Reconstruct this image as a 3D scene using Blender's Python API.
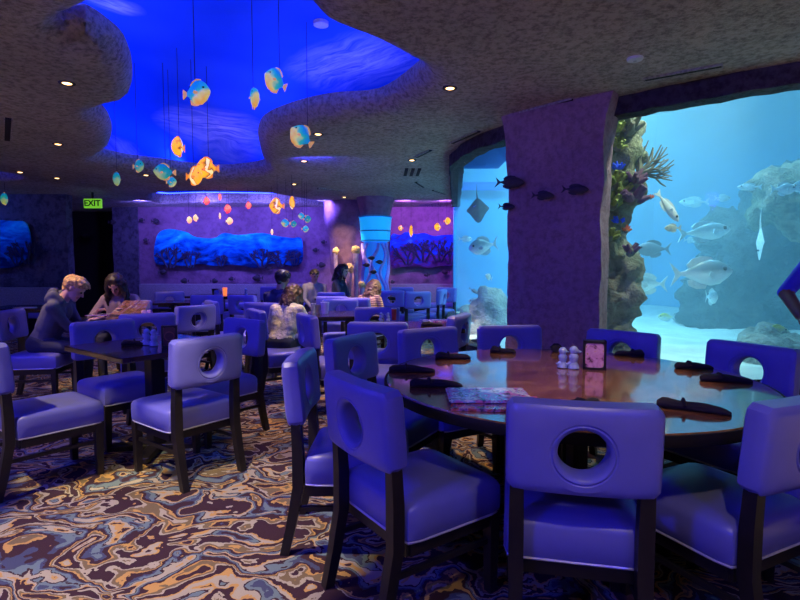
import bpy, bmesh, math, random
from mathutils import Vector, Matrix, noise as mnoise
R = math.radians
rnd = random.Random(7)
C = bpy.context.scene.collection
for o in list(bpy.data.objects): bpy.data.objects.remove(o)
sc = bpy.context.scene

# ------------------------------------------------------------------ camera, world, light, exposure
FPX, PITCH, CAMZ = 520.0, math.atan(33 / 520), 1.31
cam_d = bpy.data.cameras.new('camera'); cam = bpy.data.objects.new('camera', cam_d); C.objects.link(cam)
cam.location = (0, 0, CAMZ); cam.rotation_euler = (math.pi / 2 - PITCH, 0, 0)
cam_d.sensor_width = 36; cam_d.lens = FPX / 800 * 36; cam_d.clip_start = .05; cam_d.clip_end = 100
sc.camera = cam
w = bpy.data.worlds.new('world'); sc.world = w; w.use_nodes = True
w.node_tree.nodes['Background'].inputs[0].default_value = (.42, .33, .34, 1)
w.node_tree.nodes['Background'].inputs[1].default_value = .06
vs = sc.view_settings
sc.display_settings.display_device = 'sRGB'
vs.view_transform = 'Standard'; vs.look = 'None'; vs.gamma = 1; vs.use_curve_mapping = False
vs.exposure = 0.0
try:
    sc.cycles.use_denoising = True
    sc.cycles.max_bounces = 8; sc.cycles.diffuse_bounces = 3; sc.cycles.glossy_bounces = 3
    sc.cycles.transmission_bounces = 4; sc.cycles.transparent_max_bounces = 12; sc.cycles.volume_bounces = 1
    sc.cycles.sample_clamp_indirect = 4
    sc.cycles.volume_step_rate = 4
except Exception: pass

def lamp(name, kind, loc, energy, color, target=None, parent=None, **kw):
    d = bpy.data.lights.new(name, kind); d.energy = energy; d.color = color
    for k, v in kw.items(): setattr(d, k, v)
    o = bpy.data.objects.new(name, d); C.objects.link(o); o.location = loc
    if target is not None:
        o.rotation_euler = (Vector(target) - Vector(loc)).to_track_quat('-Z', 'Y').to_euler()
    if parent: o.parent = parent
    return o
BLUE = (.05, .045, 1.0)
# blue wash from coloured ceiling spots behind and left of the viewpoint
lamp('blue_wash', 'AREA', (-2.6, -1.2, 2.68), 82, BLUE, (-.6, 3.0, .6), shape='DISK', size=.5, spread=R(140))
lamp('blue_wash', 'AREA', (1.2, -1.5, 2.68), 26, BLUE, (.9, 3.0, .7), shape='DISK', size=.5, spread=R(140))
lamp('blue_wash', 'AREA', (-4.6, 2.6, 2.68), 85, BLUE, (-2.2, 4.6, .5), shape='DISK', size=.4)
lamp('blue_wash', 'AREA', (-1.2, 6.8, 2.7), 60, BLUE, (-1.0, 8, 0), shape='DISK', size=.5)
# purple and blue wall wash along the painted back wall
for x in (-5.6, -4.3, -3.0, -1.7):
    lamp('wall_wash', 'AREA', (x, 11.3, 2.70), 34, (.17, .13, 1.0), (x, 12.6, 1.55), shape='DISK', size=.25)
for x in (.1, 1.0):
    lamp('wall_wash', 'AREA', (x, 11.3, 2.70), 34, (.40, .12, 1.0), (x, 12.6, 1.6), shape='DISK', size=.25)
lamp('wall_wash', 'AREA', (-8.3, 9.2, 2.68), 13, (.06, .12, 1.0), (-8.6, 10.4, 1.8), shape='DISK', size=.2)
lamp('pillar_spot', 'SPOT', (-1.5, 9.4, 2.7), 190, (1, .75, .58), (-1.2, 11.4, 1.5), spot_size=R(36), spot_blend=.6, shadow_soft_size=.05)
# aquarium lamps above the water
for (x, y, e) in ((2.2, 6.4, 230), (4.2, 5.8, 85), (3.2, 8.6, 230), (6.0, 7.4, 22), (1.6, 8.6, 230)):
    lamp('aquarium_lamp', 'AREA', (x, y, 4.2), e * 0.68, (.38, .84, 1.0), (x, y, 0), shape='DISK', size=1.0)
lamp('aquarium_lamp', 'SPOT', (2.9, 4.35, 3.6), 240, (.85, 1.0, .75), (2.1, 5.15, 1.6), spot_size=R(70), spot_blend=.5, shadow_soft_size=.1)

# ------------------------------------------------------------------ pixel to place
def ray(x, y):
    dx, dy = x - 400, y - 300
    return Vector((dx, FPX * math.cos(PITCH) - dy * math.sin(PITCH), -dy * math.cos(PITCH) - FPX * math.sin(PITCH)))
def pd(x, y, d):
    r = ray(x, y); return Vector((0, 0, CAMZ)) + r * (d / r.y)
def pz(x, y, z):
    r = ray(x, y); return Vector((0, 0, CAMZ)) + r * ((z - CAMZ) / r.z)

# ------------------------------------------------------------------ materials
class NT:
    def __init__(s, name):
        s.m = bpy.data.materials.new(name); s.m.use_nodes = True; s.t = s.m.node_tree; s.t.nodes.clear()
        s.out = s.n('ShaderNodeOutputMaterial')
    def n(s, typ, props=None, **ins):
        x = s.t.nodes.new(typ)
        for k, v in (props or {}).items(): setattr(x, k, v)
        for k, v in ins.items(): s.set(x, k, v)
        return x
    def set(s, x, k, v):
        k = int(k[1:]) if (k[0] == 'i' and k[1:].isdigit()) else k.replace('_', ' ')
        if isinstance(v, bpy.types.NodeSocket): s.t.links.new(v, x.inputs[k])
        elif isinstance(v, bpy.types.Node): s.t.links.new(v.outputs[0], x.inputs[k])
        else:
            if isinstance(v, tuple) and len(v) == 3 and x.inputs[k].type == 'RGBA': v = v + (1,)
            x.inputs[k].default_value = v
    def ramp(s, fac, stops, interp='LINEAR'):
        r = s.n('ShaderNodeValToRGB', Fac=fac); cr = r.color_ramp; cr.interpolation = interp
        while len(cr.elements) < len(stops): cr.elements.new(.5)
        for e, (p, c) in zip(cr.elements, stops):
            e.position = p; e.color = tuple(c) + (1,) if len(c) == 3 else c
        return r
    def coord(s, kind='Object', scale=(1, 1, 1)):
        c = s.n('ShaderNodeTexCoord'); mp = s.n('ShaderNodeMapping', Vector=c.outputs[kind], Scale=scale); return mp
    def math(s, op, a, b=0.0, c=0.0):
        return s.n('ShaderNodeMath', {'operation': op}, i0=a, i1=b, i2=c)
    def noise(s, vec, scale, detail=3, rough=.5, dist=0.0):
        return s.n('ShaderNodeTexNoise', Vector=vec, Scale=scale, Detail=detail, Roughness=rough, Distortion=dist)
    def pbr(s, **k):
        b = s.n('ShaderNodeBsdfPrincipled', **k); s.t.links.new(b.outputs[0], s.out.inputs[0]); return b
    def bump(s, h, strength=.3, dist=.02):
        return s.n('ShaderNodeBump', Height=h, Strength=strength, Distance=dist)

def plain(name, col, rough=.5, metal=0, spec=.5, var=.12, scale=18, bump=0, bscale=120, bdist=.004, emit=None, es=0, coat=0):
    t = NT(name); co = t.coord()
    nz = t.noise(co, scale, 4, .6)
    lo = tuple(c * (1 - var) for c in col); hi = tuple(min(1, c * (1 + var)) for c in col)
    k = dict(Base_Color=t.ramp(nz.outputs[0], [(.3, lo), (.7, hi)]), Roughness=rough, Metallic=metal, Specular_IOR_Level=spec, Coat_Weight=coat)
    if bump: k['Normal'] = t.bump(t.noise(co, bscale, 3).outputs[0], bump, bdist)
    if emit: k['Emission_Color'] = emit; k['Emission_Strength'] = es
    t.pbr(**k); return t.m

M = {}
M['leather'] = plain('periwinkle_vinyl', (.145, .145, .47), .34, spec=.5, var=.05, scale=9, bump=.12, bscale=260, bdist=.002)
M['darkwood'] = plain('espresso_wood', (.012, .009, .010), .42, var=.3, scale=30)
M['rimwood'] = plain('dark_rim', (.010, .008, .010), .6, spec=.2)
M['piping'] = plain('silver_piping', (.55, .55, .62), .35, metal=.3)
M['black'] = plain('black_plastic', (.012, .012, .014), .5)
M['napkin'] = plain('black_napkin_cloth', (.022, .018, .024), .9, spec=.2, bump=.5, bscale=60, bdist=.006)
M['ceramic'] = plain('pale_blue_ceramic', (.30, .37, .58), .25, var=.25, scale=40)
M['white'] = plain('white_paint', (.7, .7, .7), .5)
M['steel'] = plain('brushed_steel', (.5, .5, .5), .35, metal=.9)
M['wire'] = plain('dark_wire', (.02, .02, .05), .6)
M['orange'] = plain('orange_glow_glass', (.9, .25, .05), .4, emit=(1, .22, .05, 1), es=1.1)
M['greyglass'] = plain('clear_tumbler', (.55, .58, .7), .2, var=.3)
M['slot'] = plain('vent_black', (.006, .006, .006), .8)

def carpet():
    t = NT('marbled_carpet'); co = t.coord('Object', (1, 1, 1))
    warp = t.noise(co, 1.5, 2, .5); w2 = t.noise(co, 4.2, 2, .55)
    def add(v, n, k):
        s = t.n('ShaderNodeVectorMath', {'operation': 'SUBTRACT'}, i0=n.outputs[1], i1=(.5, .5, .5))
        s = t.n('ShaderNodeVectorMath', {'operation': 'MULTIPLY_ADD'}, i0=s, i1=(k, k, k), i2=v); return s
    w3 = t.noise(co, 45, 2, .6)
    v = add(add(add(co, warp, .75), w2, .26), w3, .022)
    st = t.n('ShaderNodeMapping', Vector=v, Scale=(1.0, 2.1, 1), Rotation=(0, 0, R(32)))
    n = t.noise(st, 1.85, 2.5, .5, .35)
    f = t.math('FRACT', t.math('MULTIPLY', n.outputs[0], 5.2))
    plum, slate, sand, gold, brown, blue = (.058, .028, .040), (.17, .23, .26), (.46, .40, .30), (.58, .33, .11), (.21, .15, .085), (.075, .085, .16)
    cr = t.ramp(f, [(0, plum), (.22, gold), (.28, sand), (.39, plum), (.43, slate), (.53, blue), (.60, plum), (.74, gold), (.80, brown), (.91, sand)], 'CONSTANT')
    fine = t.noise(co, 420, 2, .6)
    mx = t.n('ShaderNodeMixRGB', {'blend_type': 'MULTIPLY'}, Fac=.55, Color1=cr, Color2=t.ramp(fine.outputs[0], [(.3, (.45, .45, .45)), (.7, (1, 1, 1))]))
    t.pbr(Base_Color=mx, Roughness=.95, Specular_IOR_Level=.1, Normal=t.bump(fine.outputs[0], .5, .006)); return t.m
M['carpet'] = carpet()

def stucco(name, a, b, scale=26, strength=.9, dist=.035, fine=90, mott=.8):
    t = NT(name); co = t.coord()
    n1 = t.noise(co, scale, 6, .65); n2 = t.noise(co, 1.2, 3); n3 = t.noise(co, fine, 2)
    col = t.ramp(n2.outputs[0], [(.35, a), (.65, b)])
    dk = t.ramp(n1.outputs[0], [(.36, (.35, .35, .35)), (.56, (1, 1, 1))])
    mx = t.n('ShaderNodeMixRGB', {'blend_type': 'MULTIPLY'}, Fac=mott, Color1=col, Color2=dk)
    h = t.math('ADD', n1.outputs[0], t.math('MULTIPLY', n3.outputs[0], .35))
    t.pbr(Base_Color=mx, Roughness=.92, Specular_IOR_Level=.15, Normal=t.bump(h, strength, dist)); return t.m
M['ceiling'] = stucco('stucco_ceiling', (.44, .39, .335), (.55, .49, .42))
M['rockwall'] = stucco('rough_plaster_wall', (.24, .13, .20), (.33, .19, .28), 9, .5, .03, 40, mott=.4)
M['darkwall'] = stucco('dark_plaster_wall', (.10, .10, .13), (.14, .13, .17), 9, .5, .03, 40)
M['column'] = stucco('column_plaster', (.34, .20, .23), (.41, .25, .28), 16, .8, .035, 55, mott=.45)
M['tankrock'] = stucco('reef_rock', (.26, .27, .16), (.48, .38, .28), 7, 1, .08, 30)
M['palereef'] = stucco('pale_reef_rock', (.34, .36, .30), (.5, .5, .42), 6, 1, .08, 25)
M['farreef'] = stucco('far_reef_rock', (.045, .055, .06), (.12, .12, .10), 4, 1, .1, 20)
M['wainscot'] = plain('booth_upholstery', (.26, .24, .24), .7, var=.35, scale=60, bump=.3, bscale=60)
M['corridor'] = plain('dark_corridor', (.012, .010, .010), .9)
M['header'] = stucco('header_rock', (.06, .055, .065), (.09, .08, .09), 14, .9, .04, 50)
M['sand'] = plain('aquarium_sand', (.72, .74, .62), .95, var=.15, scale=3, bump=.3, bscale=20)

def dome_mat():
    t = NT('painted_sky_dome'); co = t.coord('Object'); wv = t.noise(co, .9, 3)
    st = t.n('ShaderNodeVectorMath', {'operation': 'MULTIPLY_ADD'}, i0=wv.outputs[1], i1=(.5, .5, .5), i2=co)
    tot = None
    for p, q, wd in (((318, 88), (412, 50), 26), ((104, 128), (190, 152), 13), ((185, 152), (262, 146), 12), ((84, 6), (126, 24), 16), ((170, 118), (260, 124), 16)):
        a, b = pz(*p, 3.5), pz(*q, 3.5); c = (a + b) / 2; L = (b - a).length; an = math.atan2(b.y - a.y, b.x - a.x)
        wy = abs(pz(p[0], p[1] + wd / 2, 3.5).y - pz(p[0], p[1] - wd / 2, 3.5).y)
        v = t.n('ShaderNodeVectorMath', {'operation': 'SUBTRACT'}, i0=st, i1=(c.x + .25, c.y + .25, 0))
        v = t.n('ShaderNodeVectorRotate', {'rotation_type': 'Z_AXIS'}, Vector=v, Angle=-an)
        m = t.n('ShaderNodeVectorMath', {'operation': 'MULTIPLY'}, i0=v, i1=(1.6 / L, 1.6 / wy, 0))
        ln = t.n('ShaderNodeVectorMath', {'operation': 'LENGTH'}, i0=m)
        k = t.n('ShaderNodeMapRange', Value=ln.outputs['Value'], From_Min=.2, From_Max=1.15, To_Min=1.0, To_Max=0.0)
        sm = t.n('ShaderNodeVectorMath', {'operation': 'MULTIPLY'}, i0=v, i1=(.8, 5.0, 1))
        fib = t.noise(sm, 2.4, 5, .65, .5)
        x = t.math('MULTIPLY', k, t.ramp(fib.outputs[0], [(.36, (.12,) * 3), (.62, (1,) * 3)]))
        tot = x if tot is None else t.math('MAXIMUM', tot, x)
    sl = t.noise(co, .5, 2)
    base = t.ramp(sl.outputs[0], [(.35, (.012, .10, .62)), (.65, (.05, .20, .70))])
    mx = t.n('ShaderNodeMixRGB', Fac=tot, Color1=base, Color2=(.92, .95, 1))
    t.pbr(Base_Color=mx, Roughness=.9, Specular_IOR_Level=0); return t.m
M['dome'] = dome_mat()

def burl():
    t = NT('burl_tabletop'); co = t.coord('Object', (1, 1, 1))
    n = t.noise(co, 7, 6, .65, .8); n2 = t.noise(co, 26, 3, .6)
    f = t.math('ADD', t.math('MULTIPLY', n.outputs[0], .65), t.math('MULTIPLY', n2.outputs[0], .35))
    col = t.ramp(f, [(.36, (.10, .035, .016)), (.5, (.24, .085, .034)), (.64, (.42, .18, .07))])
    t.pbr(Base_Color=col, Roughness=.12, IOR=1.75, Coat_Weight=.8, Coat_Roughness=.05); return t.m
M['burl'] = burl()
M['darktop'] = plain('dark_walnut_top', (.045, .022, .016), .2, var=.4, scale=12, coat=.4)

def mural(name, stops, scale, seed):
    t = NT(name); co = t.coord('Object', (1, 1, 1)); mp = t.n('ShaderNodeMapping', Vector=co, Location=(seed, 0, seed * 2), Scale=(.8, 1, 1.6))
    n = t.noise(mp, scale, 6, .6, 1.0); k = t.n('ShaderNodeTexVoronoi', Vector=t.n('ShaderNodeVectorMath', {'operation': 'MULTIPLY_ADD'}, i0=n.outputs[1], i1=(.5, .5, .5), i2=mp), Scale=scale * 2.5)
    sx = t.n('ShaderNodeSeparateXYZ', Vector=co)
    f = t.math('ADD', t.math('MULTIPLY', n.outputs[0], .8), t.math('MULTIPLY', sx.outputs[2], .32))
    f = t.math('ADD', f, t.math('MULTIPLY', k.outputs[0], .12))
    t.pbr(Base_Color=t.ramp(f, stops), Roughness=.8, Specular_IOR_Level=.1); return t.m
M['mural'] = mural('blue_reef_mural', [(.32, (.0, .02, .10)), (.44, (.0, .12, .42)), (.56, (.005, .35, .75)), (.68, (.01, .75, .95)), (.8, (.2, 1, 1))], 2.2, 3)
M['mural2'] = mural('violet_reef_mural', [(.22, (.03, .01, .06)), (.36, (.10, .03, .16)), (.46, (.01, .05, .4)), (.6, (.01, .10, .8)), (.8, (.08, .4, 1))], 3.5, 9)
M['wallfish'] = plain('dark_relief_fish', (.035, .03, .04), .7)
M['coralrelief'] = plain('dark_relief_coral', (.02, .03, .07), .8)

def water():
    t = NT('tank_water')
    a = t.n('ShaderNodeVolumeAbsorption', Color=(.25, .72, .95), Density=.16)
    s = t.n('ShaderNodeVolumeScatter', Color=(.55, .88, 1.0), Density=.11, Anisotropy=.1)
    ad = t.n('ShaderNodeAddShader', i0=a, i1=s); t.t.links.new(ad.outputs[0], t.out.inputs[1]); return t.m
M['water'] = water()
def glass():
    t = NT('aquarium_acrylic')
    tr = t.n('ShaderNodeBsdfTransparent', Color=(.96, .99, 1)); gl = t.n('ShaderNodeBsdfGlossy', Color=(.9, .95, 1), Roughness=.02)
    fr = t.n('ShaderNodeFresnel', IOR=1.15); ge = t.n('ShaderNodeNewGeometry')
    fac = t.math('MULTIPLY', t.math('MULTIPLY', fr, .45), t.math('SUBTRACT', 1.0, ge.outputs['Backfacing']))
    mx = t.n('ShaderNodeMixShader', Fac=fac, i1=tr, i2=gl); t.t.links.new(mx.outputs[0], t.out.inputs[0]); return t.m
M['glass'] = glass()
M['tankback'] = plain('painted_tank_back', (.10, .42, .72), .9, var=.2, scale=.6)

def lantern(name, stops, axis, es):
    """painted lantern shell lit from inside"""
    t = NT(name); co = t.coord('Object'); sx = t.n('ShaderNodeSeparateXYZ', Vector=co)
    n = t.noise(co, 9, 2)
    ax = t.math('MULTIPLY', sx.outputs[axis], 2.4)
    if axis == 2: ax = t.math('SUBTRACT', ax, t.math('MULTIPLY', sx.outputs[0], 1.3))
    f = t.math('ADD', t.math('ADD', ax, .53), t.math('MULTIPLY', t.math('SUBTRACT', n.outputs[0], .5), .5))
    r = t.ramp(f, stops)
    t.pbr(Base_Color=r, Roughness=.4, Emission_Color=r.outputs[0], Emission_Strength=es); return t.m
M['l_teal'] = lantern('teal_lantern_shell', [(.24, (.9, .40, .06)), (.37, (.70, .62, .18)), (.48, (.03, .45, .38)), (.66, (.0, .2, .6)), (.85, (.5, .45, .2))], 2, .6)
M['l_teal_fin'] = lantern('peach_lantern_fin', [(.3, (.9, .4, .15)), (.6, (.9, .45, .12))], 2, .45)
M['l_green'] = lantern('green_lantern_shell', [(.27, (.65, .65, .12)), (.48, (.01, .42, .30)), (.75, (.0, .22, .4))], 2, .45)
M['l_orange'] = lantern('orange_lantern_shell', [(.25, (1, .25, .01)), (.42, (1, .42, .02)), (.47, (.12, .04, .01)), (.50, (1, .75, .3)), (.56, (1, .75, .3)), (.59, (.12, .04, .01)), (.63, (1, .4, .02))], 0, 1.1)
M['l_orange_fin'] = plain('orange_lantern_fin', (1, .3, .02), .5, emit=(1, .25, .01, 1), es=.8)
M['l_red'] = lantern('red_lantern_shell', [(.3, (.9, .02, .08)), (.5, (1, .25, .18)), (.72, (1, .1, .15))], 2, 1.3)
M['l_red_fin'] = plain('red_lantern_fin', (.9, .03, .12), .5, emit=(1, .02, .12, 1), es=.9)
M['l_peach'] = lantern('peach_lantern_shell', [(.3, (1, .25, .1)), (.55, (1, .7, .4))], 2, 1.3)
M['lens'] = plain('warm_lamp_lens', (1, .8, .5), .4, emit=(1, .58, .22, 1), es=6)
M['cyan_shade'] = None
def column_lamp(name, c1, c2, es):
    t = NT(name); co = t.coord('Object'); sx = t.n('ShaderNodeSeparateXYZ', Vector=co)
    n = t.noise(co, 6, 3)
    r = t.ramp(t.math('ADD', sx.outputs[2], t.math('MULTIPLY', n.outputs[0], .3)), [(.2, c1), (.8, c2)])
    t.pbr(Base_Color=r, Roughness=.3, Emission_Color=r.outputs[0], Emission_Strength=es); return t.m
M['cyan_shade'] = column_lamp('cyan_lamp_shade', (.0, .26, .85), (.01, .42, .95), .65)
M['cyan_body'] = column_lamp('blue_lamp_tube', (.01, .06, .4), (.015, .2, .75), .45)
M['lilac'] = plain('lilac_resin', (.42, .33, .85), .4)
M['led'] = plain('blue_led_strip', (.1, .1, 1), .5, emit=(.05, .07, 1, 1), es=95)
M['ledp'] = plain('violet_led_strip', (.2, .1, 1), .5, emit=(.012, .03, 1, 1), es=22)
M['exit'] = plain('exit_sign_green', (.2, .8, .05), .4, emit=(.28, .85, .04, 1), es=.55)

# ------------------------------------------------------------------ mesh helpers
def link(name, bm, mats, parent=None, smooth=True, recalc=True):
    if recalc: bmesh.ops.recalc_face_normals(bm, faces=bm.faces)
    me = bpy.data.meshes.new(name); bm.to_mesh(me); bm.free()
    for m in (mats if isinstance(mats, (list, tuple)) else [mats]): me.materials.append(m)
    if smooth:
        for p in me.polygons: p.use_smooth = True
        try: me.set_sharp_from_angle(angle=R(38))
        except Exception: pass
    o = bpy.data.objects.new(name, me); C.objects.link(o)
    if parent: o.parent = parent
    return o
def tag(o, label, cat, group=None):
    o['label'] = label; o['category'] = cat
    if group: o['group'] = group
    return o
def thing(name, label, cat, loc=(0, 0, 0), rz=0, group=None):
    o = bpy.data.objects.new(name, None); C.objects.link(o); o.location = loc; o.rotation_euler = (0, 0, rz); o.empty_display_size = .1
    return tag(o, label, cat, group)
def struct(name, bm, m, smooth=False):
    o = link(name, bm, m, None, smooth); o['kind'] = 'structure'; return o
def dup(root, label=None, loc=None, rz=None, group=None):
    def cp(o, par):
        c = o.copy(); C.objects.link(c); c.parent = par
        for ch in list(o.children): cp(ch, c)
        return c
    r = cp(root, None)
    if loc is not None: r.location = loc
    if rz is not None: r.rotation_euler = (0, 0, rz)
    if label: r['label'] = label
    if group: r['group'] = group
    return r
def box(bm, c, s, bev=0, rz=0, rx=0):
    r = bmesh.ops.create_cube(bm, size=1, matrix=Matrix.Translation(c) @ Matrix.Rotation(rz, 4, 'Z') @ Matrix.Rotation(rx, 4, 'X') @ Matrix.Diagonal((*s, 1)))
    if bev:
        es = {e for v in r['verts'] for e in v.link_edges}
        bmesh.ops.bevel(bm, geom=list(es), offset=bev, segments=2, affect='EDGES', profile=.5)
    return bm
def skin_loops(bm, loops, close_rows=False, cap0=True, cap1=True):
    vs = [[bm.verts.new(p) for p in L] for L in loops]; n = len(loops[0])
    rng = range(len(vs)) if close_rows else range(len(vs) - 1)
    for i in rng:
        a, b = vs[i], vs[(i + 1) % len(vs)]
        for k in range(n): bm.faces.new((a[k], a[(k + 1) % n], b[(k + 1) % n], b[k]))
    if not close_rows:
        if cap0: bm.faces.new(vs[0])
        if cap1: bm.faces.new(vs[-1])
    return bm
def tube(bm, pts, rad, n=8, cap=True):
    pts = [Vector(p) for p in pts]; rad = rad if isinstance(rad, (list, tuple)) else [rad] * len(pts); loops = []
    up0 = None
    for i, p in enumerate(pts):
        d = (pts[min(i + 1, len(pts) - 1)] - pts[max(i - 1, 0)]).normalized()
        if up0 is None: up0 = Vector((0, 0, 1)) if abs(d.z) < .9 else Vector((1, 0, 0))
        a = d.cross(up0)
        if a.length < 1e-4: a = d.cross(Vector((0, 1, 0)))
        a.normalize(); b = a.cross(d).normalized(); up0 = b
        loops.append([p + a * (math.cos(2 * math.pi * k / n) * rad[i]) + b * (math.sin(2 * math.pi * k / n) * rad[i]) for k in range(n)])
    return skin_loops(bm, loops, False, cap, cap)
def lathe(bm, prof, n=20, c=(0, 0, 0), ring=False):
    c = Vector(c)
    return skin_loops(bm, [[c + Vector((r * math.cos(2 * math.pi * k / n), r * math.sin(2 * math.pi * k / n), z)) for k in range(n)] for r, z in prof], ring)
def plate(bm, pts, th, plane='xz', off=0):
    """outline extruded to thickness th"""
    def P(a, b, c): return Vector((a, c, b)) if plane == 'xz' else Vector((a, b, c))
    return skin_loops(bm, [[P(a, b, off - th / 2) for a, b in pts], [P(a, b, off + th / 2) for a, b in pts]])
def smooth_closed(pts, k=5):
    out = []; n = len(pts); pts = [Vector(p) for p in pts]
    for i in range(n):
        p0, p1, p2, p3 = pts[i - 1], pts[i], pts[(i + 1) % n], pts[(i + 2) % n]
        for j in range(k):
            t = j / k
            out.append(.5 * ((2 * p1) + (p2 - p0) * t + (2 * p0 - 5 * p1 + 4 * p2 - p3) * t * t + (3 * p1 - p0 - 3 * p2 + p3) * t ** 3))
    return out
def smooth_open(pts, k=6):
    pts = [Vector(p) for p in pts]; out = []
    for i in range(len(pts) - 1):
        p0, p1, p2, p3 = pts[max(i - 1, 0)], pts[i], pts[i + 1], pts[min(i + 2, len(pts) - 1)]
        for j in range(k):
            t = j / k
            out.append(.5 * ((2 * p1) + (p2 - p0) * t + (2 * p0 - 5 * p1 + 4 * p2 - p3) * t * t + (3 * p1 - p0 - 3 * p2 + p3) * t ** 3))
    return out + [pts[-1]]
def rrect(hx, hy, r, n=48):
    """n points of a rounded rectangle by angle"""
    out = []
    for k in range(n):
        a = 2 * math.pi * k / n; ca, sa = math.cos(a), math.sin(a)
        t = min(hx / max(abs(ca), 1e-6), hy / max(abs(sa), 1e-6)); x, y = ca * t, sa * t
        cx, cy = hx - r, hy - r
        if abs(x) > cx and abs(y) > cy:
            ox, oy = math.copysign(cx, x), math.copysign(cy, y)
            # ray against the corner circle
            b = ca * ox + sa * oy; c = ox * ox + oy * oy - r * r; t = b + math.sqrt(max(b * b - c, 0)); x, y = ca * t, sa * t
        out.append((x, y))
    return out
def rockify(bm, amp, freq, seed=0):
    for v in bm.verts:
        n = mnoise.fractal(v.co * freq + Vector((seed, seed * 2, 0)), 1.0, 2.0, 4)
        d = v.co.copy(); d.z *= .3
        v.co += v.normal * n * amp
def dressed_blob(pieces, voxel, smooth_it=4):
    """pieces -> one continuous mesh; a piece is (p0, p1, r0, r1, material index)"""
    bm = bmesh.new()
    for p0, p1, r0, r1, mi in pieces:
        p0, p1 = Vector(p0), Vector(p1); d = p1 - p0; L = d.length
        q = d.to_track_quat('Z', 'Y') if L > 1e-5 else Matrix.Identity(3).to_quaternion()
        loops = []; n = 14
        for k in range(1, 5):
            a = -math.pi / 2 + k * math.pi / 2 / 4.5
            loops.append((r0 * math.cos(a), r0 * math.sin(a)))
        for k in range(0, 4):
            a = math.pi / 2 * k / 4.5
            loops.append((r1 * math.cos(a), L + r1 * math.sin(a)))
        skin_loops(bm, [[p0 + q @ Vector((r * math.cos(2 * math.pi * j / n), r * math.sin(2 * math.pi * j / n), z)) for j in range(n)] for r, z in loops])
    bmesh.ops.recalc_face_normals(bm, faces=bm.faces)
    me = bpy.data.meshes.new('tmp'); bm.to_mesh(me); bm.free()
    o = bpy.data.objects.new('tmp', me); C.objects.link(o)
    m = o.modifiers.new('r', 'REMESH'); m.mode = 'VOXEL'; m.voxel_size = voxel; m.use_smooth_shade = True
    s = o.modifiers.new('s', 'SMOOTH'); s.iterations = smooth_it; s.factor = .5
    dg = bpy.context.evaluated_depsgraph_get(); ev = o.evaluated_get(dg)
    out = bpy.data.meshes.new_from_object(ev)
    bpy.data.objects.remove(o); bpy.data.meshes.remove(me)
    for p in out.polygons:
        c = p.center; best = 1e9; bi = 0
        for p0, p1, r0, r1, mi in pieces:
            a, b = Vector(p0), Vector(p1); d = b - a; t = 0 if d.length_squared < 1e-9 else max(0, min(1, (c - a).dot(d) / d.length_squared))
            dist = (c - a - d * t).length - (r0 + (r1 - r0) * t)
            if dist < best: best = dist; bi = mi
        p.material_index = bi; p.use_smooth = True
    return out

# ================================================================== the setting
CZ = 2.75
bm = bmesh.new(); box(bm, (-1, 5, -.05), (22, 20, .1)); struct('floor', bm, M['carpet'])

# --- ceiling with the scalloped opening
hole_px = [(320, 0), (370, 22), (403, 40), (424, 55), (411, 72), (378, 93), (335, 97), (300, 104), (268, 116), (258, 129), (261, 150), (263, 162), (232, 167), (198, 166), (160, 161),
           (122, 156), (99, 149), (109, 140), (112, 125), (106, 112), (93, 101), (112, 92), (130, 86), (132, 62), (126, 42), (110, 26), (86, 11), (66, 12), (62, 2), (86, -10), (108, -22), (126, -38), (170, -55), (240, -62), (292, -35)]
hole = [pz(x, y, CZ + .17) for x, y in hole_px]
hole_s = smooth_closed([(p.x, p.y, 0) for p in hole], 4)
h2_px = [(150, 195), (180, 191), (226, 191), (262, 192.5), (300, 198), (335, 205), (352, 209), (320, 206.5), (290, 204), (250, 203), (200, 202.5), (160, 203)]
hole2_s = smooth_closed([(p.x, p.y, 0) for p in [pz(x, y, CZ) for x, y in h2_px]], 4)
h3_px = [(418, 206), (436, 203.5), (455, 203), (470, 204), (465, 209), (440, 210)]
hole3_s = smooth_closed([(p.x, p.y, 0) for p in [pz(x, y, CZ) for x, y in h3_px]], 4)
h4_px = [(-60, 168), (-20, 170), (8, 173), (24, 178), (10, 181), (-30, 182), (-70, 178)]
hole4_s = smooth_closed([(p.x, p.y, 0) for p in [pz(x, y, CZ) for x, y in h4_px]], 4)
def outset(loop, d):
    n = len(loop); area = sum(loop[i].x * loop[(i + 1) % n].y - loop[(i + 1) % n].x * loop[i].y for i in range(n)); sg = 1 if area > 0 else -1; out = []
    for i in range(n):
        t = (loop[(i + 1) % n] - loop[i - 1]); t.z = 0
        t = t.normalized() if t.length > 1e-6 else Vector((1, 0, 0))
        out.append(loop[i] + Vector((t.y, -t.x, 0)) * d * sg)
    return out
front_ctl = [(1.16, 11.4), (1.0, 9.8), (.845, 8.3), (.75, 7.4), (.70, 6.8), (.80, 6.1), (1.08, 5.42), (1.45, 4.95), (1.85, 4.58), (2.35, 4.13), (2.9, 3.76), (3.6, 3.45), (4.6, 3.2), (5.8, 3.1)]
front = smooth_open([(x, y, 0) for x, y in front_ctl], 6)
back = [Vector(p) for p in ((7.6, 3.6, 0), (8.6, 6.2, 0), (8.0, 9.2, 0), (5.6, 11.6, 0), (2.8, 11.4, 0))]
poly = [p for p in front] + back
inner = [p + (Vector((4, 7, 0)) - p).normalized() * .07 for p in poly]
tank_open = [p + (Vector((4, 7, 0)) - p).normalized() * .12 for p in poly]
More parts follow.
